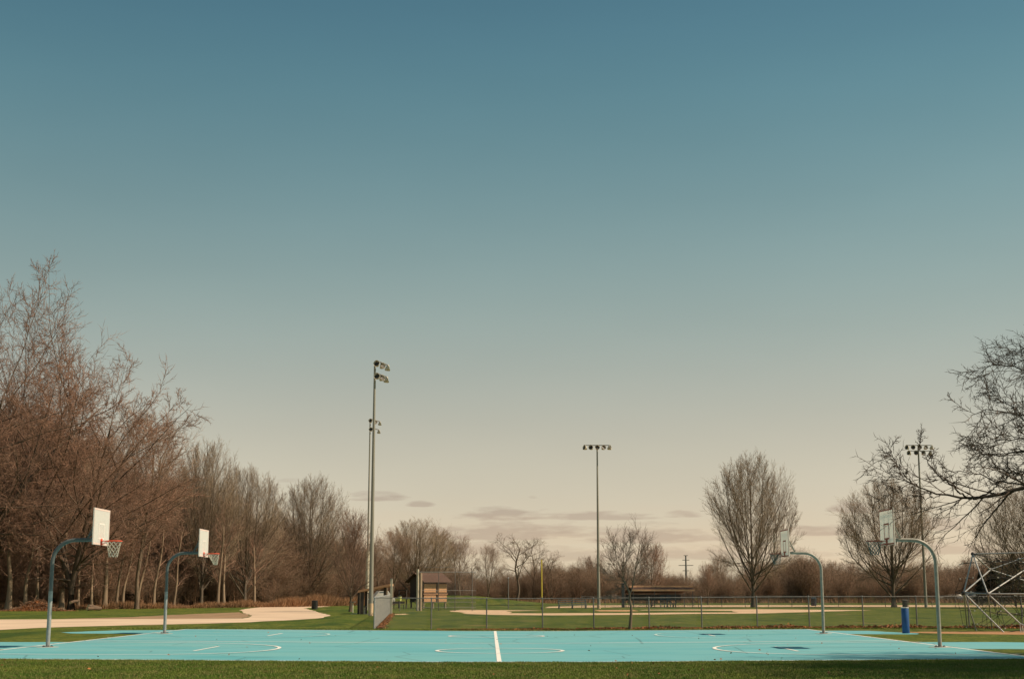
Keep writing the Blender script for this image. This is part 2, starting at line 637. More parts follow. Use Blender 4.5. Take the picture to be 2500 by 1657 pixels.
def court_mat():
    m, n, l, b = new_mat('court_paint', 0.72, 0.3)
    nt = m.node_tree
    c = mixc(nt, noise(nt, 0.25, 4, lo=.35, hi=.65), (0.128, 0.355, 0.395), (0.148, 0.366, 0.380))
    c = mixc(nt, noise(nt, 2.2, 7, lo=.56, hi=.8, stretch=(1, .45, 1)), c, (0.150, 0.350, 0.375))
    c = mixc(nt, noise(nt, 24, 5, lo=.55, hi=.8), c, (0.095, 0.32, 0.40))
    c = mixc(nt, noise(nt, 0.7, 8, lo=.70, hi=.76), c, (0.19, 0.34, 0.28))
    c = mixc(nt, noise(nt, 0.5, 6, lo=.50, hi=.70, stretch=(.35, 1, 1)), c, (0.085, 0.315, 0.355))
    # hairline cracks
    vo = n.new('ShaderNodeTexVoronoi')
    vo.feature = 'DISTANCE_TO_EDGE'
    vo.inputs['Scale'].default_value = 0.22
    vt = n.new('ShaderNodeTexCoord')
    vn = n.new('ShaderNodeTexNoise')
    vn.inputs['Scale'].default_value = 1.2
    va = n.new('ShaderNodeVectorMath')
    va.operation = 'ADD'
    l.new(vt.outputs['Object'], va.inputs[0])
    l.new(vn.outputs['Color'], va.inputs[1])
    l.new(va.outputs[0], vo.inputs['Vector'])
    vr = n.new('ShaderNodeMapRange')
    vr.inputs[1].default_value, vr.inputs[2].default_value = .002, .009
    vr.inputs[3].default_value, vr.inputs[4].default_value = .55, 0.0
    l.new(vo.outputs['Distance'], vr.inputs[0])
    c = mixc(nt, vr.outputs[0], c, (0.05, 0.12, 0.13))
    l.new(c, b.inputs['Base Color'])
    bp = n.new('ShaderNodeBump')
    bp.inputs['Strength'].default_value = 0.25
    bp.inputs['Distance'].default_value = 0.004
    l.new(noise(nt, 120, 3), bp.inputs['Height'])
    l.new(bp.outputs[0], b.inputs['Normal'])
    return m


M = dict(
    grass=grass_mat('grass'),
    court=court_mat(),
    line=simple('line_paint', (0.72, 0.70, 0.66), (0.55, 0.62, 0.60), 5, rough=.7, lo=.5, hi=.8),
    worn_line=simple('worn_line_paint', (0.50, 0.62, 0.60), (0.28, 0.50, 0.50), 4, rough=.7, lo=.35, hi=.7),
    path=simple('path_concrete', (0.60, 0.45, 0.325), (0.43, 0.32, 0.23), .45, rough=.9, bump=.2, lo=.4, hi=.72, stretch=(.5, 1, 1)),
    mulch=simple('bare_soil', (0.30, 0.19, 0.11), (0.22, 0.145, 0.08), .7, rough=.95, bump=.4),
    dirt=simple('infield_dirt', (0.62, 0.43, 0.28), (0.45, 0.30, 0.185), .35, rough=.95, bump=.2, lo=.4, hi=.7, stretch=(.4, 1, 1)),
    clay=simple('orange_clay', (0.50, 0.28, 0.14), (0.42, 0.24, 0.12), .5, rough=.95),
    chips=simple('wood_chips', (0.42, 0.23, 0.11), (0.30, 0.15, 0.07), 14, rough=.95, bump=.8),
    board=simple('board_white', (0.86, 0.83, 0.79), (0.80, 0.76, 0.72), 3, rough=.55, lo=.5, hi=.8),
    boardback=simple('board_steel', (0.42, 0.42, 0.40), None, 5, rough=.5),
    red=simple('faded_red_paint', (0.42, 0.09, 0.055), (0.50, 0.16, 0.11), 9, rough=.6),
    glarepink=simple('glare_pale_red', (0.72, 0.50, 0.43), (0.74, 0.58, 0.52), 9, rough=.6),  # left boards' red border, sunlight washing it out is put into the colour
    faintred=simple('glare_faint_red', (0.76, 0.68, 0.62), (0.78, 0.72, 0.67), 9, rough=.6),  # left boards' target square, sun glare painted in as a paler red
    rim=simple('rim_orange', (0.78, 0.095, 0.035), (0.62, 0.07, 0.03), 20, rough=.5),
    net=simple('net_cord', (0.62, 0.58, 0.48), (0.45, 0.42, 0.35), 30, rough=.9),
    netshade=simple('net_cord_shade', (0.10, 0.17, 0.17), (0.07, 0.11, 0.11), 30, rough=.9),  # cord of the right nets, their shade painted in as a dark colour
    teal=simple('teal_pole_paint', (0.115, 0.130, 0.130), (0.088, 0.102, 0.104), 8, rough=.45, spec=.5),
    tealgrey=simple('grey_green_pole_paint', (0.31, 0.29, 0.25), (0.23, 0.225, 0.195), 8, rough=.45, spec=.5),
    galv=simple('galvanised', (0.36, 0.36, 0.35), (0.26, 0.27, 0.27), 9, rough=.5, spec=.5, metal=.25),
    galvdark=simple('weathered_galvanised', (0.20, 0.19, 0.18), (0.14, 0.135, 0.13), 9, rough=.6, spec=.4, metal=.2),
    wire=simple('chain_wire', (0.17, 0.16, 0.15), (0.13, 0.125, 0.12), 3, rough=.6),
    polewood=simple('light_pole', (0.31, 0.30, 0.25), (0.23, 0.225, 0.19), 2, rough=.8, stretch=(6, 6, .3)),
    sleeve=simple('pole_guard', (0.66, 0.50, 0.34), (0.56, 0.40, 0.26), 3, rough=.8),
    lampshell=simple('lamp_shell', (0.62, 0.57, 0.46), (0.50, 0.46, 0.37), 5, rough=.5),
    lampdark=simple('lamp_glass', (0.05, 0.042, 0.035), None, 5, rough=.5, spec=.3),
    yellow=simple('foul_pole_yellow', (0.70, 0.56, 0.08), (0.60, 0.47, 0.07), 3, rough=.5),
    blue=simple('blue_vinyl', (0.012, 0.085, 0.26), (0.010, 0.06, 0.19), 4, rough=.45, spec=.5),
    white=simple('white_metal', (0.70, 0.69, 0.66), None, 4, rough=.4),
    dark=simple('dark_metal', (0.035, 0.035, 0.037), (0.055, 0.052, 0.05), 6, rough=.6),
    darkwood=simple('dark_stained_wood', (0.050, 0.042, 0.036), (0.075, 0.060, 0.050), 5, rough=.85, stretch=(1, 1, 6)),
    tan=simple('tan_panel', (0.60, 0.33, 0.175), (0.53, 0.29, 0.15), 3, rough=.8),
    fascia=simple('cedar_fascia', (0.74, 0.43, 0.25), (0.62, 0.35, 0.20), 3, rough=.7),
    brownwood=simple('brown_wood', (0.50, 0.28, 0.16), (0.38, 0.21, 0.12), 4, rough=.8, stretch=(5, 1, 1)),
    shingle=simple('brown_shingle', (0.115, 0.066, 0.048), (0.085, 0.05, 0.038), 6, rough=.9),
    postwood=simple('post_wood', (0.38, 0.30, 0.21), (0.28, 0.21, 0.15), 3, rough=.9, stretch=(5, 5, .4)),
    palepost=simple('pale_post', (0.58, 0.54, 0.42), None, 3, rough=.7),
    green_plastic=simple('lime_plastic', (0.62, 0.66, 0.15), (0.70, 0.70, 0.35), 6, rough=.5),
    blueseat=simple('blue_seat', (0.07, 0.13, 0.19), None, 5, rough=.6),
    benchmetal=simple('bleacher_aluminium', (0.24, 0.25, 0.25), None, 5, rough=.5, metal=.2),
    rope=simple('black_rope', (0.03, 0.027, 0.025), None, 20, rough=.9),
    clamp=simple('rope_clamp', (0.75, 0.72, 0.65), None, 20, rough=.3, metal=.4),
    carwhite=simple('car_paint_white', (0.45, 0.43, 0.38), None, 2, rough=.3, spec=.6),
    cargrey=simple('car_paint_grey', (0.20, 0.20, 0.20), None, 2, rough=.3, spec=.6),
    glass=simple('dark_glass', (0.03, 0.035, 0.04), None, 2, rough=.1, spec=.8),
    rubber=simple('rubber', (0.02, 0.02, 0.02), None, 9, rough=.8),
    leaf=simple('dead_leaf', (0.34, 0.13, 0.045), (0.20, 0.09, 0.04), .8, rough=.9, island=True),
    blade=simple('grass_blade', (0.080, 0.145, 0.014), (0.155, 0.195, 0.030), .5, rough=.8, island=True),
    dry=simple('dry_grass', (0.34, 0.185, 0.095), (0.24, 0.14, 0.075), .35, rough=.95, island=True),
    log=simple('log_bark', (0.16, 0.105, 0.07), (0.10, 0.07, 0.05), 5, rough=.95, bump=.6),
    logend=simple('cut_wood', (0.66, 0.50, 0.30), None, 5, rough=.9),
    needle=simple('evergreen_needle', (0.020, 0.032, 0.014), (0.035, 0.045, 0.018), .6, rough=.9, island=True),
)


def bark(name, a, b):
    return simple(name, a, b, 1.2, rough=.95, stretch=(3, 3, .5), island=False)


def twigm(name, a, b):
    return simple(name, a, b, .25, rough=.95, island=True)


BK = dict(
    vase=(bark('bark_vase', (.105, .082, .062), (.15, .118, .088)), twigm('twig_vase', (.32, .245, .165), (.23, .170, .118))),
    wood=(bark('bark_wood', (.13, .092, .066), (.085, .062, .047)), twigm('twig_wood', (.285, .165, .115), (.19, .118, .083))),
    tall=(bark('bark_tall', (.21, .155, .108), (.13, .095, .068)), twigm('twig_tall', (.31, .205, .138), (.22, .15, .105))),
    round=(bark('bark_round', (.10, .075, .055), (.16, .115, .08)), twigm('twig_round', (.24, .150, .105), (.17, .115, .085))),
    gnarl=(bark('bark_gnarl', (.16, .12, .085), (.10, .076, .058)), twigm('twig_gnarl', (.22, .155, .105), (.17, .12, .08))),
    bush=(bark('bark_bush', (.27, .18, .12), (.12, .08, .055)), twigm('twig_bush', (.36, .205, .130), (.21, .125, .080))),
    stem=(bark('bark_stem', (.31, .23, .155), (.20, .145, .10)), None),
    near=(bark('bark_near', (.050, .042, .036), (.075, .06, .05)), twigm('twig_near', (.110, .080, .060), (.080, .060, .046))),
)


# ================================================================= sheets of ground
def sheet(name, pts, z, mat, **kw):
    """flat sheet over a world polygon, following the sag of the courts; z = height above the ground sheet"""
    import bmesh
    bm = bmesh.new()
    vs = [bm.verts.new((p[0], p[1], 0)) for p in pts]
    bm.faces.new(vs)
    for x in (-13, -2, 2, 13):
        bmesh.ops.bisect_plane(bm, geom=bm.verts[:] + bm.edges[:] + bm.faces[:], plane_co=(x, 0, 0), plane_no=(1, 0, 0))
    for v in bm.verts:
        v.co.z = gz(v.co.x) + z
    bm.normal_update()
    for f in bm.faces:
        if f.normal.z < 0:
            f.normal_flip()
    me = bpy.data.meshes.new(name)
    bm.to_mesh(me)
    bm.free()
    me.materials.append(mat)
    o = bpy.data.objects.new(name, me)
    C.objects.link(o)
    return tag(o, kind='structure', **kw)


def rough_edge(pts, step, amp, seed):
    """subdivide a closed polygon and jitter it, so edges against the grass are uneven"""
    rnd = random.Random(seed)
    out = []
    for i, p in enumerate(pts):
        q = pts[(i + 1) % len(pts)]
        d = math.hypot(q[0] - p[0], q[1] - p[1])
        n = max(1, int(d / step))
        for k in range(n):
            t = k / n
            j = amp if k else amp * .3
            out.append((p[0] + (q[0] - p[0]) * t + rnd.uniform(-j, j), p[1] + (q[1] - p[1]) * t + rnd.uniform(-j, j)))
    return out


def pxpoly(pl):
    return [tuple(G(x, y)[:2]) for x, y in pl]


sheet('ground', [(-1500, -300), (1500, -300), (1500, 2600), (-1500, 2600)], 0, M['grass'])

# the two courts are one slab
XL, XR = -14.3, 12.95
Y0, YM, Y1 = 35.3, 48.5, 63.6
BASE = 0.004
court = sheet('court_surface', [(XL - .05, Y0 - .06), (XR + .05, Y0 - .06), (XR + .05, Y1 + .06), (XL - .05, Y1 + .06)], BASE, M['court'])
YN, YF = 42.4, 56.4       # middle of the near and of the far court
pads = [('hoop_apron', [(XL - 6, 41.2), (XL - .06, 41.2), (XL - .06, 47.2), (XL - 6.5, 47.0)]),
        ('hoop_apron', [(XL - 3.9, 58.6), (XL - 3.1, 57.2), (XL - .06, 56.6), (XL - .06, 62.3), (XL - 2.6, 61.6)]),
        ('hoop_apron', [(XR + .06, 41.5), (XR + 4.4, 41.0), (XR + 7, 41.2), (XR + 6.8, 45.2), (XR + 2.8, 47.2), (XR + .06, 47.2)]),
        ('hoop_apron', [(XR + .06, 56.3), (XR + 2.6, 55.9), (XR + 3.0, 57.0), (XR + 2.0, 61.0), (XR + .06, 61.2)])]
for i, (nm, pl) in enumerate(pads):
    sheet(nm, rough_edge(pl, .5, .09, i), BASE, M['court'])

# other sheets, outlined where the photograph shows them
sheet('path', rough_edge([tuple(p) for p in [G(-700, 1556)[:2], G(-700, 1519)[:2]]] + pxpoly([(0, 1511.5), (590, 1509), (606, 1506.5), (612, 1503), (600, 1497), (584, 1489), (608, 1484.5), (640, 1480.5), (690, 1478.2), (826, 1477.2), (800, 1479.5), (740, 1484), (755, 1487), (775, 1493), (806, 1502.5), (790, 1507), (748, 1510.5), (613, 1518), (500, 1521.5), (300, 1526), (90, 1532), (0, 1537)]), 2.2, .22, 3), .008, M['path'])
sheet('bare_soil_strip', rough_edge(pxpoly([(120, 1511), (330, 1505), (420, 1500), (584, 1493.5), (604, 1499), (611, 1503), (604, 1506.3), (588, 1508.4)]), 1.5, .2, 4), .0045, M['mulch'])
sheet('infield_dirt', rough_edge(pxpoly([(1098, 1490), (1125, 1487.5), (1330, 1489), (1240, 1491), (1246, 1496), (1560, 1495.5), (1800, 1494), (1790, 1490), (1700, 1489.2), (1560, 1488.9), (1570, 1487.6), (1860, 1486.2), (2010, 1487.5), (2130, 1488.6), (2000, 1492.6), (1850, 1496.5), (1600, 1499), (1380, 1501), (1240, 1500.5), (1145, 1498)]), 2.5, .35, 5), .004, M['dirt'])
sheet('clay_patch', rough_edge(pxpoly([(1449, 1488.5), (1552, 1488), (1560, 1490.6), (1530, 1491.8), (1462, 1491.4)]), 2, .3, 6), .008, M['clay'])
sheet('gravel_road', [(G(1330, 1483)[0], G(1330, 1483)[1]), tuple(G(1440, 1482)[:2]), tuple(G(2000, 1480.5)[:2]), tuple(G(2500, 1481)[:2]), tuple(G(2900, 1482)[:2]), tuple(G(2900, 1476.5)[:2]), tuple(G(2500, 1476)[:2]), tuple(G(1430, 1477)[:2]), tuple(G(1340, 1480)[:2])], .004, M['dirt'])
sheet('wood_chip_bed', rough_edge(pxpoly([(2190, 1541.8), (2300, 1541.2), (2500, 1540.2), (3100, 1536), (3100, 1552), (2500, 1548.5), (2300, 1545.5), (2215, 1543.2)]), .6, .08, 7), .004, M['chips'])
sheet('worn_patch', rough_edge(pxpoly([(962, 1498.6), (990, 1497.3), (1000, 1498.4), (985, 1499.6), (966, 1499.6)]), .5, .1, 8), .004, M['dirt'])

# low grassy mound behind the backstop
mb = []
nx, ny = 36, 14
c0 = GY(1085, 205)
V, F = [], []
for j in range(ny):
    for i in range(nx):
        u, v = i / (nx - 1) * 2 - 1, j / (ny - 1) * 2 - 1
        h = max(0, 1 - u * u) ** 1.4 * max(0, 1 - v * v) ** 1.2
        V.append((c0.x + u * 16, c0.y + v * 13, h * (1.15 + .12 * math.sin(u * 7 + v * 4)) + gz(20) - .02))
for j in range(ny - 1):
    for i in range(nx - 1):
        a = j * nx + i
        F.append((a, a + 1, a + nx + 1, a + nx))
tag(np_mesh('grass_mound', np.array(V), np.array(F), M['grass'], smooth=True), kind='structure')

# ---------------------------------------------------------------- court markings: each line is a part of the court
LZ = BASE + .004


def strip(name, pts, w, mat=M['line'], z=LZ, closed=False):
    pts = [Vector((p[0], p[1], 0)) for p in pts]
    # subdivide so the strip follows the sag
    sub = []
    n = len(pts)
    for i in range(n if closed else n - 1):
        a, b = pts[i], pts[(i + 1) % n]
        k = max(1, int((b - a).length / .5))
        sub += [a + (b - a) * (q / k) for q in range(k)]
    if not closed:
        sub.append(pts[-1])
    m = len(sub)
    V, F = [], []
    for i, p in enumerate(sub):
        t = (sub[(i + 1) % m] - sub[i - 1]) if closed else (sub[min(i + 1, m - 1)] - sub[max(i - 1, 0)])
        t.normalize()
        nrm = Vector((-t.y, t.x, 0)) * (w / 2)
        for s in (1, -1):
            q = p + nrm * s
            V.append((q.x, q.y, gz(q.x) + z))
    for i in range(m if closed else m - 1):
        j = (i + 1) % m
        F.append((2 * i, 2 * i + 1, 2 * j + 1, 2 * j))
    return np_mesh(name, np.array(V), np.array(F), mat, court)


strip('sideline', [(XL, Y0 + .08), (XR, Y0 + .08)], .16)
strip('sideline', [(XL, Y1 - .06), (XR, Y1 - .06)], .18)
strip('dividing_line', [(XL, YM), (XR, YM)], .17, M['line'])
strip('baseline', [(XL + .02, Y0 + .17), (XL + .02, Y1 - .16)], .11)
strip('baseline', [(XR - .02, Y0 + .17), (XR - .02, Y1 - .16)], .11)
strip('centre_line', [(-.31, Y0 + .17), (-.74, Y1 - .16)], .115, z=LZ + .004)


def arcpts(cx, cy, rx, ry, a0, a1, n=48):
    return [(cx + rx * math.cos(R(a0 + (a1 - a0) * i / n)), cy + ry * math.sin(R(a0 + (a1 - a0) * i / n))) for i in range(n + 1)]


for (cy, sx) in ((YN, 1), (YF, 1)):
    strip('centre_circle', arcpts(-.35 if cy == YN else -.6, cy - .35, 1.82, 1.82, 0, 352.5, 47), .11, M['line'], LZ + .008, closed=True)
prof = [(0, 0), (.04, .7), (.16, 1.4), (.42, 2.2), (.85, 2.95), (1.45, 3.6), (2.3, 4.1), (3.4, 4.4), (5, 4.55), (7.3, 4.6)]
for cy, apl, apr in ((YN, -6.85, 5.95), (YF, -7.15, 5.6)):
    for s, ap in ((-1, apl), (1, apr)):
        pts = [(ap + s * a, cy + b) for a, b in prof[::-1]] + [(ap + s * a, cy - b) for a, b in prof[1:]]
        strip('three_point_line', pts, .11, M['line'] if cy == YN else M['worn_line'], LZ + .008)
        fx = ap + s * 2.05
        strip('free_throw_line', [(fx, cy - 1.75), (fx, cy + 1.75)], .085, M['line'], LZ + .004)
        # worn lane sides
        for q in (-1.8, 1.8):
            strip('lane_line', [(fx + s * .04, cy + q), (s * 12.8, cy + q)], .07, M['worn_line'], LZ + .004)
court['label'] = 'turquoise painted double basketball court with white markings'

# the boards are thin fibreglass: a little light comes through
bm_ = M['board']
bn, blk = bm_.node_tree.nodes, bm_.node_tree.links
tl = bn.new('ShaderNodeBsdfTranslucent')
tl.inputs[0].default_value = (.90, .86, .80, 1)
mx = bn.new('ShaderNodeMixShader')
mx.inputs[0].default_value = .45
blk.new(bn['Principled BSDF'].outputs[0], mx.inputs[1])
blk.new(tl.outputs[0], mx.inputs[2])
blk.new(mx.outputs[0], [x for x in bn if x.type == 'OUTPUT_MATERIAL'][0].inputs[0])

# a share of the blades is straw
g_ = M['blade']
gn, gl = g_.node_tree.nodes, g_.node_tree.links
gb = gn['Principled BSDF']
src_ = gb.inputs['Base Color'].links[0].from_socket
geo_ = gn.new('ShaderNodeNewGeometry')
gt = gn.new('ShaderNodeMapRange')
gt.inputs[1].default_value, gt.inputs[2].default_value = .90, .99
nz_ = noise(g_.node_tree, 1.4, 5, lo=.40, hi=.66, stretch=(1, .5, 1))
mm = gn.new('ShaderNodeMath')
mm.operation = 'MULTIPLY_ADD'
mm.inputs[1].default_value = .28
gl.new(nz_, mm.inputs[0])
gl.new(geo_.outputs['Random Per Island'], mm.inputs[2])
gl.new(mm.outputs[0], gt.inputs[0])
gl.new(mixc(g_.node_tree, gt.outputs[0], src_, (.27, .225, .085)), gb.inputs['Base Color'])


# ================================================================= hoops
def make_hoop(label, loc, side, h_board, net_kind, upper, lower, netmat, paint_step):
    """side = +1: arm reaches towards +X (a hoop at the left baseline)"""
    t = thing('basketball_hoop', label, 'basketball hoop', loc, 0 if side > 0 else math.pi, 'gooseneck basketball hoops on the courts')
    r = .057
    reach, rad, top = 1.30, .66, h_board + .08
    cx, cz = rad, top - rad
    path = [(0, 0, z) for z in (1.62, 2.0)] + [(cx - rad * math.cos(R(a)), 0, cz + rad * math.sin(R(a))) for a in range(0, 91, 10)] + [(reach, 0, top + .015)]
    path = [(p[0], 0, max(p[2], 1.62)) for p in path]
    MB().tube([(0, 0, -.05), (0, 0, 1.62 if paint_step else 1.62)], r + (.004 if paint_step else 0), 14).build('pole', lower, t, True)
    MB().tube(path, r, 14).build('gooseneck_arm', upper, t, True)
    MB().lathe([(.0, .03), (.16, .03), (.17, 0), (.17, -.04)], n=16).build('base_collar', M['galvdark'], t)
    ft = MB().lathe([(.0, .012), (.30, .012), (.33, .006), (.335, -.03)], n=22).build('footing', simple('worn_concrete', (.42, .40, .35), (.30, .33, .31), 8, rough=.9), t)
    b0_ = None
    for k in range(6):
        a = k * math.pi / 3
        if b0_ is None:
            b0_ = MB().lathe([(.016, .03), (.016, .052), (0, .054)], n=6).build('bolt', M['dark'], t)
            q_ = b0_
        else:
            q_ = b0_.copy()
            C.objects.link(q_)
        q_.location = (.13 * math.cos(a), .13 * math.sin(a), 0)
    bx = reach + .10
    zb = h_board - .07
    bw, bh = 1.64, 1.07
    b = MB()
    for q in (-.28, .28):
        b.bar((reach - .32, 0, top), (bx - .03, q, zb + .78), .022, 6)
        b.bar((reach - .1, 0, top), (bx - .03, q, zb + .10), .022, 6)
    b.build('brace', upper, t)
    bd = MB().box((bx, 0, zb + bh / 2), (.036, bw, bh)).build('backboard', M['board'], t, bevel=.006)
    bf = MB()
    for z_ in (zb + .16, zb + bh - .2):
        bf.box((bx - .035, 0, z_), (.03, bw - .3, .018))
    for y_ in (-.28, .28):
        bf.box((bx - .035, y_, zb + bh / 2 - .02), (.028, .018, bh - .40))
    bf.build('back_frame', M['boardback'], bd)
    x = bx + .0205
    m = MB()
    for z, hh in ((zb + .03, .05), (zb + bh - .03, .05)):
        m.box((x, 0, z), (.004, bw - .02, hh))
    for y in (-bw / 2 + .03, bw / 2 - .03):
        m.box((x, y, zb + bh / 2), (.004, .05 if side < 0 else .03, bh - .112))
    m.build('border_stripe', M['red'] if side < 0 else M['glarepink'], bd)
    m = MB()
    m.box((x, 0, zb + .62), (.004, .59, .05)).box((x, 0, zb + .19), (.004, .59, .05))
    for y in (-.27, .27):
        m.box((x, y, zb + .405), (.004, .05, .378))
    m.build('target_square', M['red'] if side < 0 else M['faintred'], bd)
    rz = h_board + .05
    rx = bx + .02 + .15 + .229
    rim = MB().tube([(rx + .236 * math.cos(a), .236 * math.sin(a), rz) for a in [2 * math.pi * i / 28 for i in range(28)]], .0155, 8, closed=True).build('rim', M['rim'] if side > 0 else M['red'], t, True)
    b = MB().box((bx + .03, 0, rz - .03), (.02, .14, .20))
    b.bar((bx + .03, -.06, rz), (rx - .20, -.13, rz), .010).bar((bx + .03, .06, rz), (rx - .20, .13, rz), .010)
    b.bar((bx + .03, -.05, rz - .11), (rx - .17, -.12, rz - .005), .008).bar((bx + .03, .05, rz - .11), (rx - .17, .12, rz - .005), .008)
    b.box((bx + .11, 0, rz), (.16, .20, .012))
    b.build('rim_bracket', M['rim'] if side > 0 else M['red'], rim)
    # net: twelve loops of knotted cord
    nb = MB()
    levels = 6
    shift = {'full': (0, 0), 'pulled': (.10, .02), 'short': (0, 0), 'torn': (-.06, .03)}[net_kind]
    depth = {'full': .46, 'pulled': .42, 'short': .40, 'torn': .40}[net_kind]
    def P(k, lv):
        f = lv / levels
        rr_ = .232 * (1 - .48 * f ** .8) if net_kind != 'pulled' else .232 * (1 - .72 * f)
        a = 2 * math.pi * (k + .5 * (lv % 2)) / 10
        return Vector((rx + rr_ * math.cos(a) + shift[0] * f, rr_ * math.sin(a) + shift[1] * f, rz - .01 - depth * f + .008 * math.sin(k * 2.3 + lv)))
    for lv in range(levels):
        for k in range(10):
            if net_kind == 'torn' and lv > 3 and k in (2, 3, 4):
                continue
            nb.bar(P(k, lv), P(k, lv + 1), .0062, 4)
            nb.bar(P(k, lv), P(k - 1 if lv % 2 == 0 else k + 1, lv + 1), .0062, 4)
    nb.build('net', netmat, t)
    return t


make_hoop('nearer basketball hoop at the left end, dark teal gooseneck, full white net', (GY(124, YN + .4).x, YN + .4, .08), 1, 3.04, 'full', M['teal'], M['galv'], M['net'], True)
make_hoop('farther basketball hoop at the left end, its white net pulled to one side', (-13.62, YF + .5, .08), 1, 3.04, 'pulled', M['teal'], M['galv'], M['net'], True)
make_hoop('nearer basketball hoop at the right end, grey pole, red-bordered board seen in shade', (GY(2288, YN + .4).x, YN + .4, .08), -1, 3.04, 'short', M['tealgrey'], M['tealgrey'], M['netshade'], False)
make_hoop('farther basketball hoop at the right end, standing in front of the tall egg-shaped tree', (GY(2007, YF + .5).x, YF + .5, .08), -1, 3.04, 'torn', M['tealgrey'], M['tealgrey'], M['netshade'], False)


# ================================================================= chain-link fences
def chain(p0, p1, z0, z1, sp, wr, name='chain_mesh', parent=None, mat=None):
    p0, p1 = Vector(p0), Vector(p1)
    Lh = math.hypot(p1.x - p0.x, p1.y - p0.y)
    h = z1 - z0
    ux, uy = (p1.x - p0.x) / Lh, (p1.y - p0.y) / Lh
    g0, g1 = gz(p0.x), gz(p1.x)
    s = np.arange(-h, Lh, sp)
    Vs, Fs = [], []
    base = 0
    for sgn in (1, -1):
        a0, a1 = s.copy(), s + h
        za, zb = np.full_like(s, z0), np.full_like(s, z1)
        lo = np.clip(-a0, 0, h)
        hi = np.clip(Lh - a0, 0, h)
        A0, Z0 = a0 + lo, z0 + lo
        A1, Z1 = a0 + hi, z0 + hi
        ok = (A1 - A0) > .01
        A0, Z0, A1, Z1 = A0[ok], Z0[ok], A1[ok], Z1[ok]
        if sgn < 0:
            Z0, Z1 = z0 + z1 - Z0, z0 + z1 - Z1
        n = len(A0)
        def pt(A, Z, off):
            w = wr * .7071
            x = p0.x + ux * (A + off[0] * w) - uy * off[1] * wr
            y = p0.y + uy * (A + off[0] * w) + ux * off[1] * wr
            return np.stack([x, y, Z + g0 + (g1 - g0) * A / Lh + off[2] * w], axis=1)
        offs = [(1, 0, -sgn), (-1, 0, sgn), (0, 1.0, 0)]
        V = np.stack([pt(A0, Z0, o) for o in offs] + [pt(A1, Z1, o) for o in offs], axis=1)
        Vs.append(V.reshape(-1, 3))
        k = np.array([(0, 1, 4, 3), (1, 2, 5, 4), (2, 0, 3, 5)])
        Fs.append((k[None] + base + (np.arange(n) * 6)[:, None, None]).reshape(-1, 4))
        base += n * 6
    return np_mesh(name, np.concatenate(Vs), np.concatenate(Fs), mat or M['wire'], parent)


def fence(label, p0, p1, h, posts, mat_rail, mat_post, sp=.075, wr=.0035, rails=(1.0,), pr=.03, name='chain_link_fence', cat='fence', skip=(), wire=None):
    o = thing(name, label, cat, (0, 0, 0), 0)
    p0, p1 = Vector(p0), Vector(p1)
    chain(p0, p1, .04, h - .03, sp, wr, 'chain_mesh', o, wire)
    for f in rails:
        n = 12
        pts = [p0 + (p1 - p0) * (i / n) for i in range(n + 1)]
        MB().tube([(q.x, q.y, gz(q.x) + h * f) for q in pts], .021, 6).build('top_rail' if f == 1.0 else 'rail', mat_rail, o, True)
    src = None
    for t in posts:
        q = p0 + (p1 - p0) * t
        if src is None:
            src = MB().tube([(0, 0, -.1), (0, 0, h - .01)], pr, 8).lathe([(pr + .008, h - .02), (pr + .008, h + .02), (.01, h + .05)], n=8).build('post', mat_post, o, True)
            src.location = (q.x, q.y, gz(q.x))
        else:
            c = src.copy()
            C.objects.link(c)
            c.location = (q.x, q.y, gz(q.x))
            c.rotation_euler = (random.Random(int(t * 1e4)).uniform(-.012, .012), 0, random.Random(int(t * 1e4)).uniform(0, 6))
    return o


FY = 65.3
fx = lambda px: (px - 1250) / 3526 * FY
cx0 = fx(915)
ends = fx(3300)
pp = [(fx(x) - cx0) / (ends - cx0) for x in (1051, 1186, 1322, 1447, 1582, 1710, 1845, 1972, 2103, 2234, 2361, 2490, 2620, 2750, 2880, 3010, 3140, 3290)]
fence('long waist-high chain-link fence along the back edge of the turquoise court', (cx0 + .05, FY, 0), (ends, FY, 0), 1.40, pp, M['galvdark'], M['galvdark'], sp=.078, wr=.0022)
far = GY(957, 126)
fence('chain-link fence running away from the court corner towards the wooden shelter', (cx0, FY, 0), far, 1.40, [i / 26 for i in range(27)], M['galv'], M['galv'], sp=.075, wr=.0034, pr=.035, wire=simple('pale_chain_wire', (.50, .47, .42), None, 2, rough=.6))
pA, pB = GY(1420, 159), GY(2900, 159)
fence('low outfield fence in front of the far gravel road', pA, pB, 1.22, [i / 26 for i in range(27)], M['galvdark'], M['galvdark'], sp=.11, wr=.0034, name='outfield_fence')

# backstop
Yb = 131
b0, b1 = GY(1020, Yb), GY(1162, Yb)
o = thing('backstop', 'tall chain-link backstop with thick wooden posts in front of the hut', 'backstop', (0, 0, 0))
chain(b0, b1, .05, 3.5, .12, .0036, 'chain_mesh', o)
for k, px in enumerate((1019.5, 1026.5)):
    q = GY(px, Yb - .3 * k)
    MB().tube([(q.x, q.y, -.1), (q.x, q.y, 3.75 - .35 * k)], .12 if k == 0 else .15, 10).build('post', M['postwood'] if k else M['palepost'], o, True)
for px in (1071, 1111, 1153):
    q = GY(px, Yb + .1)
    MB().tube([(q.x, q.y, -.1), (q.x, q.y, 3.55)], .032, 8).build('post', M['galvdark'], o, True)
for z in (3.5, 1.85, 1.2, .82, .33):
    MB().bar((b0.x, Yb - .06, z), (b1.x, Yb - .06, z), .03 if z > 3 else .018, 6).build('rail', M['galv'], o)
q = GY(1076, Yb + 5)
MB().bar((b0.x + .2, Yb + 5, 4.0), (q.x + 1.6, Yb + 5, 4.0), .02, 6).build('rail', M['galvdark'], o)

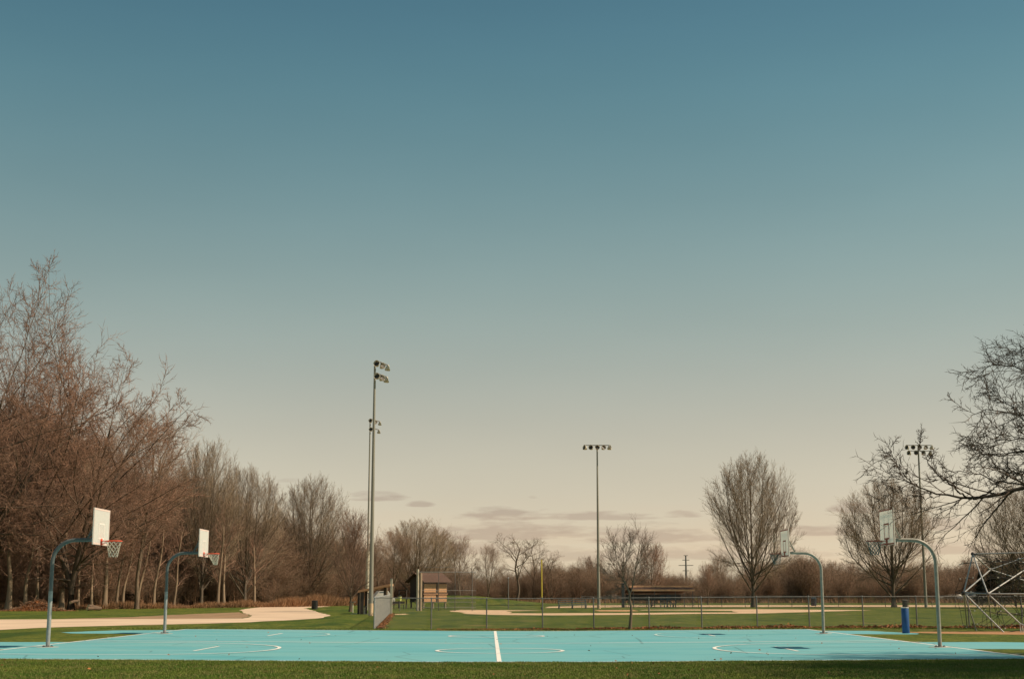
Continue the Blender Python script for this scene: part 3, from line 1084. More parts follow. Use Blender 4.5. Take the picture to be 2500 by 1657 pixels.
q = GY(1241, 148)
o = thing('fence_post', 'lone thin grey metal post beside the infield dirt, left of the yellow pole', 'post', q)
MB().tube([(0, 0, -.1), (0, 0, 3.15)], .055, 8).build('shaft', M['galvdark'], o, True)
MB().lathe([(.075, 3.1), (.075, 3.18), (.01, 3.24)], n=8).build('cap', M['galv'], o)
q = GY(1323, 142)
o = thing('foul_pole', 'tall thin yellow foul pole in front of the brown woods', 'foul pole', q)
MB().tube([(0, 0, -.1), (-.02, 0, 4.85)], .058, 10).build('shaft', M['yellow'], o, True)
MB().lathe([(.11, 0), (.11, .25), (.07, .27)], n=10).build('base', M['galvdark'], o)


# ================================================================= floodlights
def lamp(parent, p, yaw, tilt, s=1.0):
    """bowl-shaped floodlight hanging below a crossarm, opening turned outward and down"""
    rot = Matrix.Rotation(yaw, 3, 'Z') @ Matrix.Rotation(tilt, 3, 'X')
    # axis: local -Y is the opening
    def tr(v):
        return rot @ Vector(v)
    A = Matrix.Rotation(R(90), 3, 'X')          # lathe axis Z -> -Y
    b = MB()
    prof = [(.06, -.34), (.11, -.33), (.15, -.24), (.24, -.12), (.31, .02), (.33, .10), (.325, .12), (.30, .10), (.27, .02)]
    b.lathe([(r * s, z * s) for r, z in prof], n=18, rot=rot @ A)
    c = Vector(p) + Vector((0, 0, -.36 * s))
    b.v = [tuple(Vector(v) + c) for v in b.v]
    o = b.build('floodlight', M['lampshell'], parent, True)
    g = MB().lathe([(.285 * s, .055 * s), (.15 * s, .065 * s), (.0, .07 * s)], n=18, rot=rot @ A)
    g.v = [tuple(Vector(v) + c) for v in g.v]
    g.build('lens', M['lampdark'], o, True)
    # visor: upper half hood
    V, F = [], []
    n = 9
    for i in range(n + 1):
        a = math.pi * i / n
        for (rr_, zz) in ((.335, .10), (.335, .30 - .12 * abs(math.cos(a)))):
            V.append(tuple(rot @ A @ Vector((rr_ * s * math.cos(a), rr_ * s * math.sin(a) * 1, zz * s)) + c))
    for i in range(n):
        F.append((2 * i, 2 * i + 1, 2 * i + 3, 2 * i + 2))
    v = MB().add(V, F).build('visor', M['lampshell'], o, True)
    v.modifiers.new('thickness', 'SOLIDIFY').thickness = .012
    MB().bar(Vector(p), c + rot @ A @ Vector((0, 0, -.2 * s)), .03 * s, 6).build('bracket', M['dark'], o)
    return o


def light_mast(label, px, Y, top_py, rb, rt, rows, arm_yaw, arm_len, faces, sleeve=None, lamp_s=1.0, matp=None, name='floodlight_mast', side_off=.10):
    base = GY(px, Y)
    H = at(px, top_py, Y).z - base.z
    o = thing(name, label, 'floodlight mast', base, 0, 'floodlight masts around the ball field')
    matp = matp or M['polewood']
    MB().tube([(0, 0, -.1), (0, 0, H * .5), (0, 0, H)], [rb, (rb + rt) / 2, rt], 14).build('mast', matp, o, True)
    if sleeve:
        z0, z1, mt, extra = sleeve
        MB().tube([(0, 0, z0), (0, 0, z1)], rb + extra, 14).build('pole_guard', mt, o, True)
    ux, uy = math.cos(arm_yaw), math.sin(arm_yaw)
    for ri, (z, n, sh) in enumerate(rows):
        off = rt + side_off
        y0 = Vector((uy * off, -ux * off, H + z))
        d = Vector((ux, uy, 0)) * arm_len / 2
        s0 = Vector((ux, uy, 0)) * sh
        a = MB().box((0, 0, 0), (arm_len * (.86 if ri else 1), .09, .07), Matrix.Rotation(arm_yaw, 3, 'Z'))
        a.v = [tuple(Vector(v) + y0 + s0) for v in a.v]
        arm = a.build('crossarm', M['galvdark'], o)
        for k in range(n):
            f = (k / (n - 1) * 2 - 1) if n > 1 else 0
            p = y0 + s0 + d * f * (.86 if ri else 1)
            lamp(o, p, faces[0] + (faces[1] - faces[0]) * (k / max(1, n - 1)), R(-28), lamp_s)
    return o


light_mast('tallest floodlight mast, beside the corner of the chain-link fence, tan guard at its foot', 906, 102, 884, .165, .075,
           [(-.05, 3, .25), (-.95, 3, .2)], R(73), 2.1, (R(-15), R(105)), sleeve=(0.0, .86, M['sleeve'], .012), lamp_s=.68, side_off=.40)
light_mast('slim floodlight mast half hidden just left of the tallest mast', 896.5, 133, 1023, .10, .06,
           [(-.1, 3, .25), (-.9, 2, .2)], R(73), 2.3, (R(-15), R(105)), sleeve=(1.6, 5.4, M['palepost'], .07), lamp_s=.56, side_off=.36)
light_mast('floodlight mast with one row of five lamps beside the round bare tree', 1461.5, 147, 1087, .17, .07,
           [(0, 5, 0)], R(0), 2.55, (R(-58), R(62)), sleeve=(0, .4, M['sleeve'], .01), lamp_s=.76)
light_mast('floodlight mast with two rows of lamps behind the nearer right hoop', 2259, 158, 1087, .17, .08,
           [(0, 5, .1), (-.62, 4, .1)], R(0), 2.75, (R(-58), R(62)), lamp_s=.76)


# utility pylon far away
q = GY(1676, 420)
o = thing('power_pylon', 'slender power line pylon standing far off above the woods', 'pylon', q)
H = at(1675, 1356, 420).z
MB().tube([(0, 0, 0), (0, 0, H)], [.42, .20], 8).build('shaft', M['galvdark'], o)
for pyy, w in ((1356, 10), (1367, 17), (1380, 36), (1393, 16)):
    z = at(1675, pyy, 420).z
    ww = w / 3526 * 420
    MB().box((0, 0, z), (ww, .18, .17)).build('crossarm', M['galvdark'], o)
q = GY(1894, 260)
o = thing('lamp_post', 'thin pale lamp post in the distance behind the farther right hoop', 'lamp post', q)
H = at(1889, 1292, 260).z
MB().tube([(0, 0, 0), (0, 0, H)], [.28, .12], 8).build('shaft', M['palepost'], o)
MB().box((0, -.6, H), (.5, 1.4, .2)).build('lamp_head', M['galvdark'], o)


# ================================================================= announcer's hut
def planks(parent, x0, x1, z0, z1, n, y, mat, name='board', gap=.012, th=.03, vertical=True):
    src = None
    for i in range(n):
        w = (x1 - x0) / n
        c = ((x0 + (i + .5) * w), y, (z0 + z1) / 2)
        if src is None:
            src = MB().box((0, 0, 0), (w - gap, th, z1 - z0)).build(name, mat, parent)
            src.location = c
        else:
            d = src.copy()
            C.objects.link(d)
            d.location = (c[0], c[1] + random.Random(i).uniform(-.004, .004), c[2])


q = GY(1046, 151)
hut = thing('scorer_hut', 'brown announcer hut on stilts behind the backstop, tan shutters lit by the sun', 'hut', q, R(44))
W, D = 3.2, 2.15
zf, ze, zr = .62, 2.90, 3.55
m = MB().box((0, 0, (zf + ze) / 2), (W, D, ze - zf))
m.add([(-W / 2, -D / 2, ze), (-W / 2, D / 2, ze), (-W / 2, 0, zr - .1), (W / 2, -D / 2, ze), (W / 2, D / 2, ze), (W / 2, 0, zr - .1)], [(0, 2, 1), (3, 4, 5), (0, 3, 5, 2), (1, 2, 5, 4)])
walls = m.build('wall', M['darkwood'], hut)
for s in (-1, 1):
    ov = .45
    n = Vector((0, s * (zr - ze), D / 2)).normalized()
    yb = s * (D / 2 + ov)
    zb = ze - (zr - ze) * ov / (D / 2)
    vs = [(-W / 2 - .35, 0, zr), (W / 2 + .35, 0, zr), (W / 2 + .35, yb, zb), (-W / 2 - .35, yb, zb)]
    vs2 = [(v[0], v[1], v[2] + .09) for v in vs]
    MB().add(vs + vs2, [(0, 3, 2, 1) if s < 0 else (0, 1, 2, 3), (4, 5, 6, 7), (0, 1, 5, 4), (1, 2, 6, 5), (2, 3, 7, 6), (3, 0, 4, 7)]).build('roof', M['shingle'], hut)
# front: two tan shutters above, two panels below, brown rail between
yf = -D / 2 - .03
for (z0, z1) in ((1.62, 2.52), (.64, 1.33)):
    for s in (-1, 1):
        cx_ = -.18 + s * .62 if s < 0 else .72
        w = 1.62 if s < 0 else 1.22
        cx_ = -W / 2 + .04 + .81 if s < 0 else W / 2 - .04 - .61
        sh = MB().box((cx_, yf, (z0 + z1) / 2), (w, .05, z1 - z0)).build('shutter', M['tan'], hut, bevel=.008)
        MB().box((cx_, yf - .03, z0 + .05), (w - .1, .012, .04)).box((cx_, yf - .03, z1 - .05), (w - .1, .012, .04)).build('batten', M['brownwood'], sh)
MB().box((0, yf - .02, 1.47), (W + .1, .12, .10)).build('counter', M['brownwood'], hut)
for x in (-W / 2 + .1, -.2, W / 2 - .1):
    for y in (-D / 2 + .1, D / 2 - .1):
        MB().box((x, y, zf / 2 - .05), (.13, .13, zf + .1)).build('stilt', M['postwood'] if y < 0 else M['darkwood'], hut)
# stair and landing on the shaded side
st = MB().box((-W / 2 - .75, .6, 1.05), (1.4, 1.3, .1))
for y in (0, 1.2):
    st.box((-W / 2 - 1.38, y, .95), (.1, .1, 1.9))
st.box((-W / 2 - 1.38, .6, 1.85), (.08, 1.3, .08)).box((-W / 2 - 1.38, .6, 1.4), (.08, 1.3, .08))
st.build('landing', M['darkwood'], hut)
st = MB()
for k in range(5):
    st.box((-W / 2 - .4 , -.2 - k * .28, .95 - k * .2), (.8, .28, .05))
st.build('stair', M['darkwood'], hut)
q = GY(1033, 146)
o = thing('bench', 'low dark bench on the grass between the fence and the hut', 'bench', GY(974, 143), R(4))
MB().box((0, 0, .40), (1.15, .32, .05)).build('seat', M['darkwood'], o)
MB().box((0, .18, .62), (1.15, .04, .22)).build('backrest', M['darkwood'], o)
for s in (-1, 1):
    MB().box((s * .48, 0, .19), (.07, .3, .38)).build('leg', M['dark'], o)
o = thing('plastic_tub', 'lime yellow plastic tub hanging on the fence right of the pale post', 'tub', (0, 0, 0))
p = at(976, 1461, 127)
MB().lathe([(.0, -.18), (.13, -.18), (.16, .12), (.175, .13), (.175, .18), (.15, .18), (.15, .0)], c=p, n=16).build('tub_body', M['green_plastic'], o, True)
MB().tube([p + Vector((-.16, 0, .15)), p + Vector((-.1, 0, .29)), p + Vector((.1, 0, .29)), p + Vector((.16, 0, .15))], .012, 5).build('handle', M['galvdark'], o)
MB().tube([(p.x, p.y + .12, -.05), (p.x, p.y + .12, p.z + .3)], .03, 6).build('stake', M['galvdark'], o)


# ================================================================= shelters
# wooden shelter beside the tallest mast, seen from its end
Ys = 108
sh = thing('picnic_shelter', 'wooden shelter with a sloping brown roof edge on dark posts, left of the grey fence', 'shelter', (0, 0, 0))
A, B = at(874, 1443, Ys), at(952, 1427, Ys)
dx = (B - A)
m = MB()
vs = []
for y in (0, 3.2):
    for p, zz in ((A, 0), (B, 0), (B, .16), (A, .16)):
        vs.append((p.x, p.y + y, p.z - .08 + zz))
m.add(vs, [(0, 1, 2, 3), (4, 7, 6, 5), (0, 4, 5, 1), (1, 5, 6, 2), (2, 6, 7, 3), (3, 7, 4, 0)])
m.build('roof', M['brownwood'], sh)
for px, y, r, mt in ((876, .3, .075, M['darkwood']), (884.5, .2, .12, M['darkwood']), (894, 1.5, .09, M['darkwood']), (940, .8, .10, M['darkwood']), (944, 3.6, .07, M['postwood']), (880, 3.7, .06, M['postwood'])):
    g = GY(px, Ys + y)
    z = A.z + (B.z - A.z) * (px - 874) / 81 - .1
    MB().box((g.x, Ys + y, z / 2 - .05), (r * 2, r * 2, z + .1)).build('post', mt, sh)
g = GY(893, Ys + 1.6)
MB().box((g.x + .1, Ys + 1.6, .045), (2.2, 2.4, .09)).build('floor_slab', simple('slab', (.42, .38, .31)), sh)
o = thing('square_post', 'pale square post at the raised end of the sloping shelter roof', 'post', GY(955.5, Ys - .6))
H = at(954, 1414, Ys - .6).z
MB().box((0, 0, H / 2 - .05), (.155, .155, H + .1)).build('shaft', M['palepost'], o, bevel=.01)
MB().box((0, 0, H + .01), (.19, .19, .03)).build('cap', M['galv'], o)
for i, (px, py, Y, lab) in enumerate(((862, 1470, 116, 'small grey pedestal table right beside the dark tree trunk'), (877, 1475.5, 112, 'small grey pedestal table between the first two dark shelter posts'), (891, 1481, 108.8, 'small grey pedestal table nearest the tallest mast'))):
    g = GY(px, Y)
    z = at(px, py, Y).z
    o = thing('pedestal_table', lab, 'pedestal table', g, 0, 'small pedestal tables beside the shelter')
    MB().lathe([(0, z - .07), (.22, z - .06), (.23, z), (0, z)], n=14).build('table_top', M['galvdark'], o)
    MB().tube([(0, 0, -.05), (0, 0, z - .05)], .05, 8).build('leg', M['palepost'], o)

# long dugout on the right
Yd = 160
dug = thing('dugout', 'long dugout with a two-step brown roof behind the small leaning tree', 'dugout', (0, 0, 0))
X0, X1 = GY(1533, Yd).x, GY(1697, Yd).x
z1 = at(1600, 1431, Yd).z
m = MB().box(((X0 + X1) / 2, Yd, z1), (X1 - X0, .16, .22)).build('roof_fascia', M['fascia'], dug)
m = MB().box(((X0 + X1) / 2 - .12, Yd - .8, z1 - .40), (X1 - X0 - .1, .16, .19)).build('roof_fascia', M['fascia'], dug)
vs = [(X0, Yd - .70, z1 - .34), (X1 - .12, Yd - .70, z1 - .34), (X1 - .12, Yd - .10, z1 - .1), (X0, Yd - .10, z1 - .1)]
MB().add([Vector(v) for v in vs] + [Vector(v) + Vector((0, 0, .03)) for v in vs], [(0, 3, 2, 1), (4, 5, 6, 7), (0, 1, 5, 4), (1, 2, 6, 5), (2, 3, 7, 6), (3, 0, 4, 7)]).build('roof', M['shingle'], dug)
vs = [(X0, Yd + .10, z1 - .1), (X1 - .12, Yd + .10, z1 - .1), (X1 - .5, Yd + 2.3, z1 - .75), (X0, Yd + 2.3, z1 - .75)]
MB().add([Vector(v) for v in vs] + [Vector(v) + Vector((0, 0, .03)) for v in vs], [(0, 3, 2, 1), (4, 5, 6, 7), (0, 1, 5, 4), (1, 2, 6, 5), (2, 3, 7, 6), (3, 0, 4, 7)]).build('roof', M['shingle'], dug)
MB().box(((X0 + X1) / 2 - .2, Yd + 2.2, z1 - 1.2), (X1 - X0 - .9, .08, .65)).build('back_wall', M['darkwood'], dug)
for f in (.03, .36, .69, .96):
    for y in (-.6, 2.0):
        MB().tube([(X0 + (X1 - X0) * f, Yd + y, -.1), (X0 + (X1 - X0) * f, Yd + y, z1 - (.45 if y < 0 else .7))], .045, 8).build('post', M['galvdark'], dug)
MB().box(((X0 + X1) / 2 - .6, Yd + 1.4, .48), (X1 - X0 - 1.8, .35, .05)).build('bench_seat', M['benchmetal'], dug)
for f in (.08, .4, .75):
    MB().box((X0 + (X1 - X0) * f, Yd + 1.4, .22), (.07, .3, .46)).build('bench_leg', M['benchmetal'], dug)
chain((X0, Yd - .65, 0), (X1, Yd - .65, 0), .05, 1.5, .12, .005, 'chain_mesh', dug)
pc = Vector(((X0 + X1) / 2, Yd, 0))
rm = Matrix.Rotation(R(14), 3, 'Z')
dug.rotation_euler = (0, 0, R(14))
dug.location = pc - rm @ pc
o = thing('dark_pillar', 'thick dark square pillar at the left end of the dugout', 'pillar', GY(1521, 157))
MB().box((0, 0, 1.25), (.32, .32, 2.6)).build('shaft', simple('pillar_paint', (.075, .08, .085)), o, bevel=.02)
MB().box((0, 0, 2.58), (.38, .38, .06)).build('cap', M['galvdark'], o)
# blue seats in the dugout
for i, px in enumerate((1617, 1632)):
    o = thing('blue_chair', ('left' if i == 0 else 'right') + ' one of two blue chairs standing in the dugout', 'chair', GY(px, Yd + .1), 0, 'blue chairs in the dugout')
    MB().box((0, 0, .62), (.5, .45, .07)).build('seat', M['blueseat'], o)
    MB().box((0, .22, 1.0), (.5, .06, .55)).build('backrest', M['blueseat'], o)
    for sx in (-.2, .2):
        for sy in (-.18, .18):
            MB().box((sx, sy, .3), (.05, .05, .62)).build('leg', M['white'], o)
# bleacher
o = thing('bleacher', 'low grey bleacher with two bench rows beside the row-lit floodlight mast', 'bleacher', GY(1397, 149))
for k in range(3):
    MB().box((0, k * .55 - .5, .42 + k * .22), (2.95, .28, .09)).build('seat_plank', M['benchmetal'], o)
MB().box((0, -.75, .22), (2.95, .2, .04)).build('foot_plank', M['benchmetal'], o)
for x in (-1.38, 0, 1.38):
    MB().box((x, -.5, .2), (.14, .1, .42)).box((x, .6, .42), (.12, .1, .86)).box((x, 0, .1), (.08, 1.3, .08)).build('frame', M['benchmetal'], o)
MB().bar((-1.45, .8, 1.05), (1.45, .8, 1.05), .025).bar((-1.45, .8, .86), (1.45, .8, .86), .02).build('rail', M['benchmetal'], o)


# bins
def bin_(name, label, q, r, h, mat, lidmat=None, lid=True, liner=False, group=None):
    o = thing(name, label, 'trash bin' if name == 'trash_bin' else 'pad post', q, 0, group)
    MB().lathe([(0, 0), (r * .94, 0), (r, h * .1), (r, h * .86), (r * 1.04, h * .9), (r * 1.04, h * .93), (r * .9, h * .93), (r * .88, h * .6)], n=24).build('body', mat, o, True)
    if lid:
        MB().lathe([(r * 1.06, h * .93), (r * 1.08, h * .96), (r * .8, h), (0, h * 1.01)], n=24).build('lid', lidmat or mat, o, True)
    if liner:
        m = MB()
        for k in range(12):
            a = 2 * math.pi * k / 12
            m.box((r * 1.01 * math.cos(a), r * 1.01 * math.sin(a), h * .5), (.02, .02, h * .8), Matrix.Rotation(a, 3, 'Z'))
        m.build('slats', lidmat or mat, o)
    return o


bin_('trash_bin', 'dark barrel bin on the grass edge beside the curving pale path', GY(769, 139), .29, .85, M['dark'], M['rubber'], True, True, 'dark bins around the field')
bin_('trash_bin', 'dark bin with a wide lid on the grass just behind the blue cylinder', GY(2208, 150), .27, .85, M['dark'], M['galvdark'], True, True, 'dark bins around the field')
bin_('trash_bin', 'dark bin by the far fence, left of the farther right hoop pole', GY(1985.5, 176), .33, .98, M['dark'], M['blueseat'], True, True, 'dark bins around the field')
bl = thing('blue_cylinder', 'tall bright blue cylinder bin with a pale rim standing on grass behind the court', 'bin', GY(2207, 57.2))
MB().lathe([(0, 0), (.135, 0), (.145, .03), (.145, .97), (.135, .985)], n=28).build('body', M['blue'], bl, True)
MB().lathe([(.138, .975), (.15, .985), (.15, 1.01), (.12, 1.015), (.10, .98), (0, .98)], n=28).build('rim', M['white'], bl, True)

# logs and brush pile at the wood's edge
for i, (x0, y0, x1, y1, r, lab) in enumerate(((213, 1487, 243, 1491, .16, 'lower of two cut logs lying at the edge of the wood'), (216, 1479, 246, 1487, .17, 'upper of two cut logs lying at the edge of the wood'), (172, 1470, 190, 1466, .14, 'pale fallen log lying among the brush left of the two cut logs'))):
    Yl = 128 + i * .35
    a, b = at(x0, y0, Yl), at(x1, y1, Yl + 1.2)
    a.z = max(a.z, r + .1 if i != 1 else .42)
    b.z = max(b.z, r + .08)
    o = thing('log', lab, 'log', (0, 0, 0), 0, 'logs at the edge of the wood')
    MB().tube([a, (a + b) / 2 + Vector((0, 0, .03)), b], [r, r * .96, r * .9], 12).build('bark', M['log'], o, True)
    d = (b - a).normalized()
    MB().tube([a - d * .012, a + d * .01], r * .9, 12).build('cut_end', M['logend'], o)


# ================================================================= parked cars
def make_car(label, q, yaw, mat, L=4.4, Wd=1.75, H=1.42):
    o = thing('parked_car', label, 'car', q, yaw, 'cars parked behind the field')
    side = [(-L / 2, .32), (-L / 2, .72), (-L / 2 + .25, .86), (-L * .18 - .6, .92), (-L * .12, H), (L * .24, H), (L * .40, .95), (L / 2 - .05, .88), (L / 2, .65), (L / 2, .32)]
    m = MB()
    n = len(side)
    vs = []
    for y, s in ((-Wd / 2, 1), (Wd / 2, -1)):
        for (x, z) in side:
            vs.append((x, y * (1 if z < 1 else .84), z))
    m.add(vs, [tuple(range(n)), tuple(range(2 * n - 1, n - 1, -1))] + [(i, i + n, (i + 1) % n + n, (i + 1) % n) for i in range(n)])
    body = m.build('body', mat, o, bevel=.05)
    m = MB()
    for s in (-1, 1):
        y0, y1 = s * (Wd / 2 + .006), s * (Wd / 2 * .85 + .006)
        m.add([(-L * .18 - .35, y0 * .985, .97), (L * .33, y0 * .985, .97), (L * .22, y1, H - .08), (-L * .11, y1, H - .08)], [(0, 1, 2, 3)])
    m.build('side_window', M['glass'], o)
    MB().add([(-L * .18 - .56, -Wd * .42, .945), (-L * .18 - .56, Wd * .42, .945), (-L * .125, Wd * .38, H - .04), (-L * .125, -Wd * .38, H - .04)], [(0, 1, 2, 3)]).build('windscreen', M['glass'], o)
    for x in (-L * .31, L * .31):
        for s in (-1, 1):
            w = MB().lathe([(0, -.1), (.33, -.1), (.33, .1), (0, .1)], c=(x, s * (Wd / 2 - .09), .33), n=16, rot=Matrix.Rotation(R(90), 3, 'X')).build('wheel', M['rubber'], o)
    for s in (-1, 1):
        MB().box((-L / 2 - .005, s * .62, .66), (.05, .3, .12)).build('headlight', M['white'], o)
    return o


make_car('white car parked far behind the field, right of the second right hoop pole', GY(2322, 236), R(8), M['carwhite'], L=4.4, H=1.3)
make_car('grey car parked far behind the field, partly hidden by the climbing frame', GY(2372, 228), R(4), M['cargrey'], L=4.5, H=1.7)
make_car('pale car parked beyond the gravel road right of the row-lit mast', GY(1487, 236), R(12), M['carwhite'], L=3.8, H=1.3)
make_car('white car behind the wooden shelter, seen over the grey fence', GY(930, 178), R(20), M['carwhite'], L=3.2, H=1.75)


# ================================================================= rope climbing frame
Yc = 62.5
fr = thing('climbing_frame', 'grey steel climbing frame with a black rope net inside, on the wood chips', 'climbing frame', (0, 0, 0))
N = dict(
    A=at(2375, 1351.6, 61.2), B=at(2353, 1446.4, 60.2), Cc=at(2412, 1449, 58.9), D=at(2560, 1347, 59.8), E=at(2488, 1365, 66.0),
    F=at(2384, 1540, 61.0), Gg=at(2451, 1539, 59.0), Hh=at(2490, 1521, 58.6), I=at(2590, 1449, 58.5), J=at(2660, 1450, 62.0),
    K=at(2418, 1390, 66.0), Ll=at(2362, 1533, 64.4), Mm=at(2422, 1538, 64.0), Nn=at(2540, 1545, 58.0), O=at(2600, 1448, 65.5), Pp=at(2660, 1540, 62), Q=at(2530, 1372, 60.5))
for k in ('F', 'Gg', 'Ll', 'Mm', 'Nn', 'Pp'):
    N[k].z = .06
tubes_ = [('A', 'D'), ('A', 'B'), ('A', 'Cc'), ('B', 'Cc'), ('Cc', 'I'), ('Cc', 'Q'), ('B', 'K'), ('K', 'E'), ('A', 'K'), ('D', 'I'), ('Q', 'J'), ('B', 'F'), ('B', 'Gg'), ('Cc', 'Hh'), ('Hh', 'Nn'), ('B', 'Ll'), ('Cc', 'Mm'), ('D', 'E'), ('E', 'O'), ('O', 'J'), ('I', 'J'), ('J', 'Pp'), ('I', 'Nn'), ('O', 'Pp'), ('D', 'J'), ('K', 'O')]
for a, b in tubes_:
    MB().bar(N[a], N[b], .030, 10).build('steel_tube', M['galv'], fr, True)
for k in 'A B Cc D E I J K O Q'.split():
    MB().lathe([(.085 * math.sin(math.pi * i / 8) + .0005, -.085 * math.cos(math.pi * i / 8)) for i in range(9)], c=N[k], n=14).build('ball_joint', M['dark'] if k in ('A', 'B') else M['galvdark'], fr, True)
g = N['Hh']
for dx_ in (0, .09):
    MB().bar((g.x + dx_, g.y - .03, 0), (g.x + dx_, g.y - .03, g.z - dx_ * .6), .022, 8).build('foot_post', M['white'], fr, True)
rnd = random.Random(4)
ctr = (N['A'] + N['J'] + N['O'] + N['Gg']) / 4
nodes, rope, clamps = [], MB(), MB()
n = 6
grid = {}
for i in range(n):
    for j in range(5):
        for k in range(5):
            u, v, w = i / (n - 1), j / 4, k / 4
            x = 20.15 + u * 4.6 + (1 - abs(w - .5) * 2) * -.25 + .25 * math.sin(j * 2)
            y = 59.2 + v * 6.2
            z = .25 + w * 2.75 - .25 * math.sin(u * 3.14) * (1 - w)
            grid[i, j, k] = Vector((x + rnd.uniform(-.12, .12), y + rnd.uniform(-.15, .15), z + rnd.uniform(-.10, .10)))
for (i, j, k), p in grid.items():
    for d in ((1, 0, 0), (0, 1, 0), (0, 0, 1), (1, 0, 1), (1, 1, -1)):
        q = grid.get((i + d[0], j + d[1], k + d[2]))
        if q and rnd.random() < (.72 if sum(map(abs, d)) == 1 else .3):
            rope.bar(p, q, .010, 4)
    if rnd.random() < .8:
        clamps.box(p, (.045, .045, .05))
rope.build('rope_net', M['rope'], fr)
for a, gk in (('A', (0, 0, 4)), ('B', (0, 0, 2)), ('D', (4, 0, 4)), ('Cc', (1, 0, 2)), ('E', (3, 4, 4)), ('Gg', (1, 0, 0)), ('Hh', (3, 0, 0)), ('A', (1, 1, 4)), ('A', (1, 0, 3))):
    MB().bar(N[a], grid[gk], .012, 5).build('tension_rope', M['rope'], fr)
cl = clamps.build('rope_clamps', M['clamp'], fr)
cl['kind'] = 'stuff'


# ================================================================= trees
PROTO = {}


def proto(key, kind, H, seed, bk):
    r, n = make_tree(kind, H, seed, *BK[bk])
    PROTO[key] = [r, False]
    print('tree', key, n, round(r['proto_h'], 1), round(r['proto_x0'], 1), round(r['proto_x1'], 1))


proto('vase', 'vase', 16, 5, 'vase')
proto('spread', 'spread', 28, 8, 'wood')
proto('spread2', 'spread', 24, 21, 'wood')
proto('tall', 'tall', 22, 4, 'tall')
proto('tall2', 'tall', 20, 15, 'tall')
proto('round', 'round', 8, 6, 'round')
proto('gnarl', 'gnarl', 12, 9, 'gnarl')
proto('gnarl2', 'gnarl', 12, 31, 'gnarl')


def place(key, px, Y, top_py, label, group=None, width=None, rz=0.0, name='bare_tree', sx=1.0, lean=0.0, dz=-.05):
    r, used = PROTO[key]
    if used:
        o = r.copy()
        C.objects.link(o)
        for ch in r.children:
            c = ch.copy()
            C.objects.link(c)
            c.parent = o
    else:
        o = r
        PROTO[key][1] = True
    H = at(px, top_py, Y).z
    sz = H / r['proto_h']
    if width:
        w = width / 3526 * Y
        s = w / (r['proto_x1'] - r['proto_x0'])
        ctr = (r['proto_x1'] + r['proto_x0']) / 2 * s
    else:
        s, ctr = sz * sx, 0
    q = GY(px, Y)
    o.location = (q.x, q.y, q.z + dz)
    o.scale = (s, s, sz)
    o.rotation_euler = (0, lean, rz)
    for k in ('group',):
        if k in o:
            del o[k]
    tag(o, label, 'tree', group)
    return o


# single trees that can be pointed out
place('vase', 1838, 158, 1108, 'tallest egg-shaped bare tree, standing right of the dugout', width=222)
place('vase', 2181, 159, 1168, 'bare fan-shaped tree behind the nearer right hoop', width=246, rz=2.4)
place('vase', 2516, 150, 1175, 'bare tree at the right edge rising behind the climbing frame', width=262, rz=4.0)
place('round', 856, 121, 1243, 'round dense bare tree left of the two floodlight masts', width=150)
place('round', 1592, 172, 1322, 'small rounded bare tree rising behind the left part of the dugout roof', width=100, rz=1.7)
place('round', 1728, 190, 1375, 'low sparse bare tree between dugout and the tallest egg-shaped tree', width=64, rz=3.3)
place('spread', -95, 128, 652, 'tallest spreading bare maple at the far left of the wood', width=700, rz=.3)
place('spread2', -30, 137, 715, 'broad bare tree at the very left edge, just behind the tallest maple', width=520, rz=4.4)
place('spread2', 175, 134, 815, 'wide bare maple whose crown leans out behind the nearer left hoop', width=570, rz=2.0)
place('tall', 335, 142, 985, 'bare maple at the wood edge whose long branches reach above the second left hoop', width=260, rz=3.7)
place('vase', 492, 160, 1076, 'tall rounded bare tree standing up behind the second left hoop', width=200, rz=.9)
place('vase', 598, 166, 1140, 'bare tree with forked pale limbs right of the second left hoop', width=210, rz=2.8)
place('vase', 757, 192, 1163, 'bare tree with tufted crown above the pale curving path', width=190, rz=.4)
place('tall2', 690, 205, 1255, 'low bare tree between the forked tree and the tufted tree', width=120, rz=5.0)
place('vase', 1016, 205, 1266, 'broad bare tree with pinkish twigs directly behind the hut', width=190, rz=1.4)
place('tall2', 1062, 212, 1285, 'bare tree with pinkish twigs rising right of the hut roof', width=110, rz=4.1)
place('tall', 960, 200, 1290, 'bare tree rising between the pale post and the hut', width=120, rz=3.0)
place('tall2', 1122, 215, 1305, 'slender bare tree above the right end of the backstop', width=82, rz=.2)
place('tall', 1193, 205, 1325, 'slim dark-trunked tree between backstop and lone grey post', width=80, rz=2.2)
place('gnarl2', 1262, 225, 1300, 'crooked bare tree with wide black limbs left of the yellow foul pole', width=150, rz=.6)
place('gnarl', 1305, 232, 1312, 'crooked bare tree directly behind the yellow foul pole', width=100, rz=2.7)
place('gnarl2', 1352, 235, 1345, 'small crooked tree leaning right of the yellow foul pole', width=90, rz=3.9, lean=.18)
place('tall2', 925, 185, 1310, 'bare tree just right of the tallest floodlight mast', width=90, rz=1.0)
place('gnarl', 1150, 240, 1345, 'low crooked tree above the end of the backstop rail', width=70, rz=5.2)

